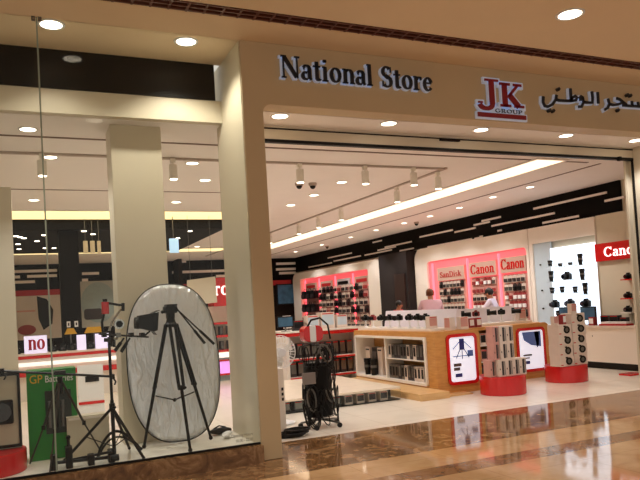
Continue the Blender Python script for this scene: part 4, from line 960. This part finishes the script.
mb = MB(); mb.cyl(AP+Vector((0, 0, .06)), AP+Vector((0, 0, .12)), .045, n=18); mb.prism(rrect(AP.x-.055, AP.x+.055, AP.z+.11, AP.z+.185, .02, 4), 'y', AP.y-.05, AP.y+.05); mb.cyl(AP+Vector((-.07, 0, .15)), AP+Vector((.07, 0, .15)), .035, n=16); mb.box(AP.x-.045, AP.x+.06, AP.y-.08, AP.y+.08, AP.z+.185, AP.z+.205)
mb.build('fluid_head', BLACKP, vt)
for k_, (a, b) in enumerate(((Vector((AP.x+.06, AP.y-.05, AP.z+.155)), Vector((1.70, 6.78, 1.18))), (Vector((AP.x+.075, AP.y+.06, AP.z+.16)), Vector((1.83, 6.90, 1.16))))):
    h_ = MB().cyl(a, b, .008, n=10).build('pan_handle', BLACKP, vt); MB().cyl(b.lerp(a, .38), b, .014, n=12).build('grip', BLACKP, h_)
MB().ball(AP+Vector((-.08, 0, .13)), .018, 8, 6).build('lock_knob', BLACKP, vt)
# stand with shoulder rig
st = thing('light_stand', 'tall black light stand carrying the camera rig on the left of the reflector', 'stand', (.72, 6.62, ZP))
px_, py_ = .735, 6.62
MB().cyl((px_, py_, ZP+.06), (px_, py_, .72), .018, n=12).cyl((px_, py_, .70), (px_, py_, 1.32), .014, n=12).build('pole', BLACKP, st)
MB().cyl((px_, py_, .62), (px_, py_, .69), .028, n=12).build('collar', BLACKP, st); MB().cyl((px_, py_-.02, .655), (px_+.02, py_-.06, .655), .012, n=8).build('knob', BLACKP, st)
for ft in (Vector((.30, 6.86, ZP+.015)), Vector((.98, 6.47, ZP+.015)), Vector((.93, 7.05, ZP+.015))):
    q = Vector((px_, py_, .65)); lg_ = MB().cyl(q, ft, .014, n=8).cyl(q.lerp(ft, .55), Vector((px_, py_, ZP+.13)), .005, n=6).build('leg', BLACKP, st); MB().ball(ft, .016, 8, 6).build('rubber_foot', BLACKP, lg_)
def A(x, y, Y=6.62): return atY(x, y, Y)
rg = thing('shoulder_rig', 'black and silver camera shoulder rig with rods, clamps and handles on the light stand', 'camera rig', (px_, py_, 1.33))
a, b = A(99, 334), A(148, 337)
for dy in (-.035, .035): MB().cyl(a+Vector((0, dy, 0)), b+Vector((0, dy, 0)), .009, n=10).build('rod', BLACKP, rg)
for x in (104, 118, 131, 142): p = A(x, 335); MB().box(p.x-.02, p.x+.02, p.y-.055, p.y+.055, p.z-.02, p.z+.022).build('rod_clamp', BLACKP if x != 118 else GREYM, rg)
MB().tube([A(103, 334), A(102, 322), A(104, 314)], .012).build('support_arm', BLACKP, rg)
MB().tube([A(109, 331), A(112, 322), A(121, 309)], .011).build('silver_arm', SILV, rg); MB().tube([A(108, 303), A(119, 305), A(123, 305)], .012).cyl(A(123, 303), A(123, 311), .016, n=10).build('articulated_arm', BLACKP, rg)
p = A(119, 324); MB().cyl(p+Vector((0, -.03, 0)), p+Vector((0, .03, 0)), .046, n=20).build('follow_focus_wheel', SILV, rg); MB().cyl(p+Vector((0, -.036, 0)), p+Vector((0, -.03, 0)), .032, n=20).build('wheel_hub', BLACKP, rg)
for (u, v) in (((124, 338), (115, 351)), ((130, 338), (121, 352))):
    h_ = MB().cyl(A(*u), A(*v), .009, n=8).build('handle', BLACKP, rg); q, r_ = A(*u), A(*v); MB().cyl(q.lerp(r_, .35), r_, .017, n=12).build('grip', BLACKP, h_)
p = A(103, 341); MB().ball(A(116, 338), .022, 10, 6).build('pivot_ball', SILV, rg); MB().cyl(A(104, 340), A(111, 340), .02, n=10).build('side_knob', BLACKP, rg)
rgp = thing('red_grip', 'red cylindrical grip with a black cap clamped above the rig', 'grip', A(105, 313)); MB().cyl(A(105.5, 314), A(105, 302), .034, n=20).build('sleeve', RED, rgp); MB().cyl(A(105, 302), A(104.8, 299), .022, n=16).build('cap', BLACKP, rgp)
# matte box
mx = thing('matte_box', 'black matte box with open flaps beside the rig, in front of the reflector', 'matte box', A(146, 332))
q0, q1 = A(135, 322), A(147, 322); c0 = A(146, 322)
MB().cyl(A(134.5, 323), A(139, 323), .055, .06, 20).build('lens_ring', BLACKP, mx)
mb = MB(); xa, xb = A(138, 322).x, A(152, 322).x; za = A(138, 322).z
mb.add([(xa, py_-.06, za-.06), (xa, py_+.06, za-.06), (xa, py_+.06, za+.06), (xa, py_-.06, za+.06), (xb, py_-.10, za-.10), (xb, py_+.10, za-.10), (xb, py_+.10, za+.075), (xb, py_-.10, za+.075)], [(0, 1, 2, 3), (4, 5, 6, 7), (0, 1, 5, 4), (1, 2, 6, 5), (2, 3, 7, 6), (3, 0, 4, 7)]); mb.build('hood', BLACKP, mx)
xc = A(157.5, 322).x
def flap(vs_): MB().add([tuple(v) for v in vs_]+[tuple(Vector(v)+Vector((0, 0, .004))) for v in vs_], [(0, 1, 2, 3), (4, 5, 6, 7), (0, 1, 5, 4), (1, 2, 6, 5), (2, 3, 7, 6), (3, 0, 4, 7)]).build('flap', BLACKP, mx)
flap([(xb, py_-.09, za+.075), (xb, py_+.09, za+.075), (xc+.01, py_+.10, za+.10), (xc+.01, py_-.10, za+.10)]); flap([(xb, py_-.09, za-.10), (xb, py_+.09, za-.10), (xc-.03, py_+.10, za-.135), (xc-.03, py_-.10, za-.135)])
for s_ in (-1, 1): MB().prism([(xb, za-.10), (xc-.02, za-.09), (xc, za+.085), (xb, za+.075)], 'y', py_+s_*.10-.003, py_+s_*.10+.003).build('side_flap', BLACKP, mx)
MB().cyl(A(150, 331), A(143, 337), .009, n=8).build('bracket', BLACKP, mx)
# camera slider on a thin stand
sd_ = thing('camera_slider', 'long black camera slider lying across the thin tripod in front of the green box', 'slider', (.28, 6.72, 1.0))
Ys = 6.75; a, b = atY(2, 371, Ys), atY(112, 376.5, Ys); d = (b-a)
for dy in (-.03, .03): MB().cyl(a+Vector((0, dy, 0)), b+Vector((0, dy, 0)), .010, n=10).build('rail', BLACKP, sd_)
for q, sg_ in ((a, -1), (b, 1)):
    MB().box(q.x-.02, q.x+.02, q.y-.05, q.y+.05, q.z-.02, q.z+.022).build('end_block', BLACKP, sd_)
    MB().tube([q, q+Vector((sg_*.0+.03, -.03, -.05)), q+Vector((.015, -.05, -.075))], .008).build('end_leg', BLACKP, sd_)
m_ = a.lerp(b, .51); MB().box(m_.x-.05, m_.x+.05, m_.y-.055, m_.y+.055, m_.z-.005, m_.z+.03).build('carriage', BLACKP, sd_)
ts = thing('thin_tripod', 'thin grey black tripod holding the slider in front of the green box', 'tripod', (.28, 6.78, ZP))
AQ = m_-Vector((0, 0, .085)); MB().cyl(AQ-Vector((0, 0, .10)), AQ+Vector((0, 0, .06)), .024, n=12).build('head', BLACKP, ts)
for ft in (Vector((.0, 6.97, ZP+.01)), Vector((.66, 6.98, ZP+.01)), Vector((.16, 6.47, ZP+.01))):
    o_ = Vector((ft.x-AQ.x, ft.y-AQ.y, 0)).normalized()*.025; m2 = AQ.lerp(ft, .55); lg_ = MB().cyl(AQ+o_, m2, .012, n=8).cyl(m2, ft, .008, n=8).build('leg', mat('dark_grey_tube', (66, 62, 58), .35, .4), ts); MB().cyl(m2-Vector((0, 0, .02)), m2+Vector((0, 0, .02)), .018, n=10).build('leg_lock', BLACKP, lg_)
# gear on the deck
jb = thing('folded_camera_support', 'folded black camera support with clamps lying on the white window deck', 'camera support', (.45, 6.6, ZP))
def D(x, y, z=.17): return atZ(x, y, z)
MB().cyl((.18, 6.55, .22), (.72, 6.60, .19), .016, n=10).build('bar', BLACKP, jb); MB().cyl((.20, 6.68, .19), (.70, 6.50, .26), .012, n=10).build('bar', BLACKP, jb)
for x, z, h_ in ((.20, .15, .14), (.33, .15, .20), (.52, .15, .10), (.70, .15, .12)): MB().box(x-.03, x+.03, 6.53, 6.62, ZP, ZP+h_).build('clamp', BLACKP, jb, bevel=.008)
MB().cyl((.33, 6.57, .30), (.33, 6.57, .42), .014, n=10).ball((.33, 6.57, .43), .022, 10, 6).build('post', BLACKP, jb)
MB().cyl((.68, 6.50, .20), (.76, 6.50, .20), .03, n=14).build('end_knob', BLACKP, jb)
ch = thing('curved_handle', 'curved black tube handle arching over the white window deck between the stands', 'handle', (.85, 6.85, ZP))
P_ = [(.60+.42*t_, 6.80+.05*t_, .17+.22*math.sin(PI*min(1, t_*1.0)**.8)) for t_ in [i/14 for i in range(15)]]; MB().tube(P_, .014).build('tube', BLACKP, ch)
P_ = [(.62+.42*t_, 6.88+.05*t_, .16+.16*math.sin(PI*t_**.8)) for t_ in [i/14 for i in range(15)]]; MB().tube(P_, .010).build('tube', BLACKP, ch)
sb = thing('sandbag', 'small black cloth bag on the white deck at the foot of the reflector', 'bag', (1.9, 7.1, ZP)); MB().ball((1.93, 7.2, .19), .10, 14, 8, sc=(1.3, .6, .38)).build('bag_body', BLACKP, sb, smooth=True)
MB().tube([(1.85, 7.2, .22), (1.91, 7.18, .25), (1.99, 7.2, .225)], .008, 6).build('bag_strap', BLACKP, sb)
sc_ = thing('crumpled_cloth', 'small crumpled white cloth on the window deck by the cream reveal', 'cloth', (1.93, 6.95, ZP)); mb = MB()
for k in range(6): mb.ball((1.93+.03*math.cos(k*1.1), 6.93+.04*math.sin(k*1.7), .165+.008*k), .04, 8, 6, sc=(1.2, .8, .45))
mb.build('cloth', PAPERW, sc_)
# green battery case and companions
gb_ = thing('battery_carton', 'tall green carton with yellow and white lettering and a dark window on the deck', 'carton', (.23, 7.2, ZP))
MB().box(.0, .455, 7.10, 7.34, ZP, 1.03).build('carton_body', GREEN, gb_, bevel=.006); MB().box(.16, .40, 7.092, 7.10, .40, .82).build('dark_window', mat('dark_window', (26, 34, 26), .3), gb_)
sans('lettering_yellow', 'GP', frY(.025, 7.098, .905), .115, .004, YEL, gb_, width=.12); sans('lettering_white', 'Batteries', frY(.165, 7.098, .905), .095, .004, PAPERW, gb_, width=.26)
for k in range(3): MB().cyl((.20+.06*k, 7.088, .46), (.20+.06*k, 7.088, .72), .016, n=10).build('battery', GREYM if k != 1 else BLACKP, gb_)
bb_ = thing('plain_carton', 'plain cream box on the deck in front of the green carton, behind the light stand', 'carton', (.54, 7.0, ZP)); MB().box(.345, .74, 6.99, 7.09, ZP, .55).build('box_body', CREAM, bb_); MB().box(.36, .725, 6.985, 6.99, .52, .54).build('seam', WHITE, bb_)
dr = drum(-.36, 6.86, .34, .19, 'red drum plinth at the far left of the window deck'); dr.location.z = ZP
cx_ = thing('framed_camera_display', 'cream box with a black frame and black camera lens on the far left drum', 'display box', (-.25, 6.8, .34))
MB().box(-.55, -.06, 6.86, 7.1, .348, 1.03).build('box_body', CREAM, cx_); MB().ring(rrect(-.56, -.055, .36, 1.05, .01, 2), rrect(-.53, -.08, .385, 1.02, .01, 2), 'y', 6.83, 6.86).build('black_frame', BLACKP, cx_)
MB().cyl((-.22, 6.86, .70), (-.22, 6.74, .70), .075, .085, 24).cyl((-.22, 6.74, .70), (-.22, 6.737, .70), .06, n=24, m=LENSG).build('lens', BLACKP, cx_); MB().box(-.36, -.12, 6.80, 6.86, .58, .80).build('camera_body', BLACKP, cx_, bevel=.015)

# ================================================================== REAR LEFT DISPLAYS
nd = thing('display_counter', 'red and white display counter with lit lilac panels seen through the shop window', 'counter', (.8, 14.2, 0))
MB().box(-2.5, 2.1, 14.0, 14.55, .86, .90).build('counter_top', WHITE, nd); MB().box(-2.5, 2.1, 13.98, 14.0, .80, .86).build('red_edge', RED, nd); MB().box(-2.5, 2.1, 14.05, 14.5, 0, .80).build('body', WHITE, nd)
MB().box(-2.5, 2.1, 13.97, 14.05, .66, .73).build('light_edge', mat('lit_edge', (255, 246, 240), .5, emit=.8, noise=0), nd); MB().box(-2.5, 2.1, 13.98, 14.05, .46, .56).build('red_band', RED, nd)
for i, (x0, x1) in enumerate(((-.01, .40), (.95, 1.12), (1.30, 1.56))):
    q = thing('lit_tag', ('lilac lit panel with dark red letters no on the rear counter', 'blank lilac lit panel on the rear counter beside the dark column', 'blank lilac lit panel at the right end of the rear counter')[i], 'sign', ((x0+x1)/2, 14.1, .90)); MB().box(x0, x1, 14.06, 14.12, .901, 1.24 if i == 0 else 1.20).build('lit_plate', NOPLATE, q)
    if i == 0: word('no', frY(.06, 14.06, .97), .30, .30, .008).build('lettering', DRED, q)
for i, x in enumerate((.50, .68, .86, 1.21, 1.72, 1.92, -.15, -.4)):
    small('camera', 'cam', cam_fn, (x, 14.2, .901), 'black camera on the rear counter behind the window, %s placed' % ORD[i], 'camera', 'cameras on the rear counter', 0, 1.15)
for i, (x0, x1) in enumerate(((.74, .98), (1.12, 1.50))):
    q = thing('yellow_tag', 'yellow price board standing at the rear counter, %s of two' % ('left' if i == 0 else 'right'), 'sign', ((x0+x1)/2, 14.4, .9)); MB().prism([(x0, 1.22), (x0+.06, 1.34), (x1-.06, 1.34), (x1, 1.22)], 'y', 14.38, 14.40).build('board', BRASS, q); MB().box((x0+x1)/2-.01, (x0+x1)/2+.01, 14.385, 14.395, .901, 1.22).build('post', GREYM, q)
for i, x in enumerate((.84, .99)):
    q = thing('column_label', 'small white label low on the dark column, %s of two' % ('left' if i == 0 else 'right'), 'label', (x, 14.6, 1.4)); MB().box(x-.035, x+.035, 14.585, 14.60, 1.36, 1.48).build('label_plate', PAPERW, q); MB().box(x-.015, x+.015, 14.582, 14.585, 1.39, 1.45).build('mark', BLACKP, q)
# big wall graphics at the back wall
wg = thing('wall_graphic', 'wide pale wall graphic with a black lens shape, left of the dark column', 'poster', (.4, 25.8, .9)); MB().box(-1.6, 1.5, 25.78, 25.88, .9, 2.45).build('panel', mat('pale_graphic', (206, 194, 186), .5, noise=.06, nscale=2), wg)
c = atY(46, 313, 25.7); MB().prism([(c.x-.28, c.z+.62), (c.x+.05, c.z+.5), (c.x+.25, c.z+.1), (c.x+.2, c.z-.4), (c.x-.1, c.z-.6), (c.x-.25, c.z-.2)], 'y', 25.76, 25.78).build('lens_print', BLACKP, wg); c = atY(27, 330, 25.7); MB().ball((c.x, 25.76, c.z), .3, 14, 8, sc=(1, .05, .6)).build('red_print', BOXR, wg); c = atY(26, 312, 25.7); MB().box(c.x-.3, c.x+.3, 25.77, 25.78, c.z, c.z+.06).build('grey_print', BOXP, wg)
w2 = thing('wall_graphic', 'grey-blue wall graphic with a large circle and a dark bag, right of the dark column', 'poster', (2.5, 25.8, 1.1)); MB().box(1.9, 3.3, 25.78, 25.88, 1.2, 2.9).build('panel', mat('grey_pale_graphic', (178, 176, 166), .5, noise=.05), w2)
c = atY(99, 305, 25.7); MB().prism([(c.x+.62*math.cos(k*PI/16), c.z+.1+.75*math.sin(k*PI/16)) for k in range(32)], 'y', 25.765, 25.78).build('circle_print', BLUEBAG, w2); c = atY(94, 314, 25.7); MB().prism(rrect(c.x-.34, c.x+.3, c.z-.2, c.z+.2, .1), 'y', 25.75, 25.765).build('bag_print', BOXD, w2)
# small lens poster on low stand behind the deck
a_, b_ = atY(77, 366, 10), atY(105, 411, 10)
lp_ = thing('poster_stand', 'small white poster with a black lens picture standing behind the green carton', 'poster stand', ((a_.x+b_.x)/2, 10, 0)); MB().box(a_.x, b_.x, 10, 10.03, b_.z, a_.z).build('poster', PAPERW, lp_); MB().box(a_.x, b_.x, 10, 10.4, 0, b_.z-.001).build('plinth', WHITE, lp_)
MB().box(a_.x+.1, b_.x-.06, 9.99, 10, a_.z-.24, a_.z-.16).build('lens_print', BLACKP, lp_); MB().box(a_.x, b_.x, 9.99, 10, b_.z+.12, b_.z+.16).build('red_line', RED, lp_)
# unit with the lit "ro" sign, between column and pillar
ru = thing('wall_display_unit', 'red display unit with lit white letters ro seen between the cream column and the reveal', 'display unit', (4.1, 14.3, 0))
MB().box(3.78, 5.0, 14.1, 14.6, 1.62, 2.24).build('red_header', RED, ru); word('ro', frY(3.80, 14.1, 1.86), .30, .32, .01).build('lettering', WHITEL, ru)
MB().box(3.45, 5.0, 14.45, 14.6, 0, 1.62).build('back_panel', WHITE, ru)
for z in (.62, .94, 1.22): MB().box(3.45, 5.0, 14.1, 14.45, z, z+.03).build('shelf', WHITE, ru); MB().box(3.45, 5.0, 14.08, 14.1, z, z+.05).build('red_shelf_lip', RED, ru)
MB().box(3.45, 5.0, 14.08, 14.45, .50, .58).build('light_edge', MATS['lit_edge'], ru); MB().box(3.45, 5.0, 14.1, 14.45, 0, .50).build('base', BLUEBAG, ru)
for r_, z in enumerate((.972, .651)):
    for i in range(4): small('product_carton', 'pcblack', None, (3.6+.17*i, 14.25, z), 'dark carton on the %s shelf of the red ro unit, %s from left' % (('upper', 'lower')[r_], ORD[i]), 'carton', None, 0, .85)
pt = thing('lit_tag', 'purple lit square tag with a red frame on the red display unit', 'sign', (3.93, 14.05, .2)); MB().ring(rrect(3.76, 4.12, .12, .46, .05), rrect(3.80, 4.08, .16, .42, .04), 'y', 14.03, 14.075).build('red_frame', RED, pt); MB().prism(rrect(3.80, 4.08, .16, .42, .04), 'y', 14.05, 14.075).build('lit_plate', PURP, pt)
hb = thing('hanging_board', 'plain cream board hanging tilted in front of the red ro unit', 'board', (3.4, 13.9, 1.7)); MB().add([(3.15, 13.9, 1.66), (3.80, 13.9, 1.70), (3.79, 13.9, 2.26), (3.18, 13.9, 2.20), (3.15, 13.93, 1.66), (3.80, 13.93, 1.70), (3.79, 13.93, 2.26), (3.18, 13.93, 2.20)], [(0, 1, 2, 3), (4, 5, 6, 7), (0, 1, 5, 4), (1, 2, 6, 5), (2, 3, 7, 6), (3, 0, 4, 7)]).build('board', CREAM, hb)
for x in (3.25, 3.72): MB().cyl((x, 13.915, 2.2), (x, 13.915, ZC), .004, n=6).build('cord', GREYM, hb)
hs = thing('hanging_screen', 'small pale blue lit screen hanging below the black canopy beside the cream column', 'screen', (2.95, 14, 2.8)); MB().box(2.87, 3.06, 14.0, 14.05, 2.80, 3.10).build('screen_panel', mat('pale_blue_screen', (170, 205, 235), .4, emit=.9, noise=.1), hs); MB().cyl((2.96, 14.03, 3.1), (2.96, 14.03, ZC), .01, n=6).build('drop_rod', GREYM, hs)

for i, (x0, x1) in enumerate(((83, 88), (90, 95), (97, 101))):
    a_, b_ = atY(x0, 241, 14.35), atY(x1, 253, 14.35)
    q = thing('pendant_panel', 'small pale pendant panel by the dark column below the black canopy, %s from left' % ORD[i], 'pendant', ((a_.x+b_.x)/2, 14.35, b_.z)); MB().box(a_.x, b_.x, 14.32, 14.38, b_.z, a_.z).build('panel', CREAM, q); MB().cyl(((a_.x+b_.x)/2, 14.35, a_.z), ((a_.x+b_.x)/2, 14.35, ZC), .006, n=6).build('drop_rod', GREYM, q)
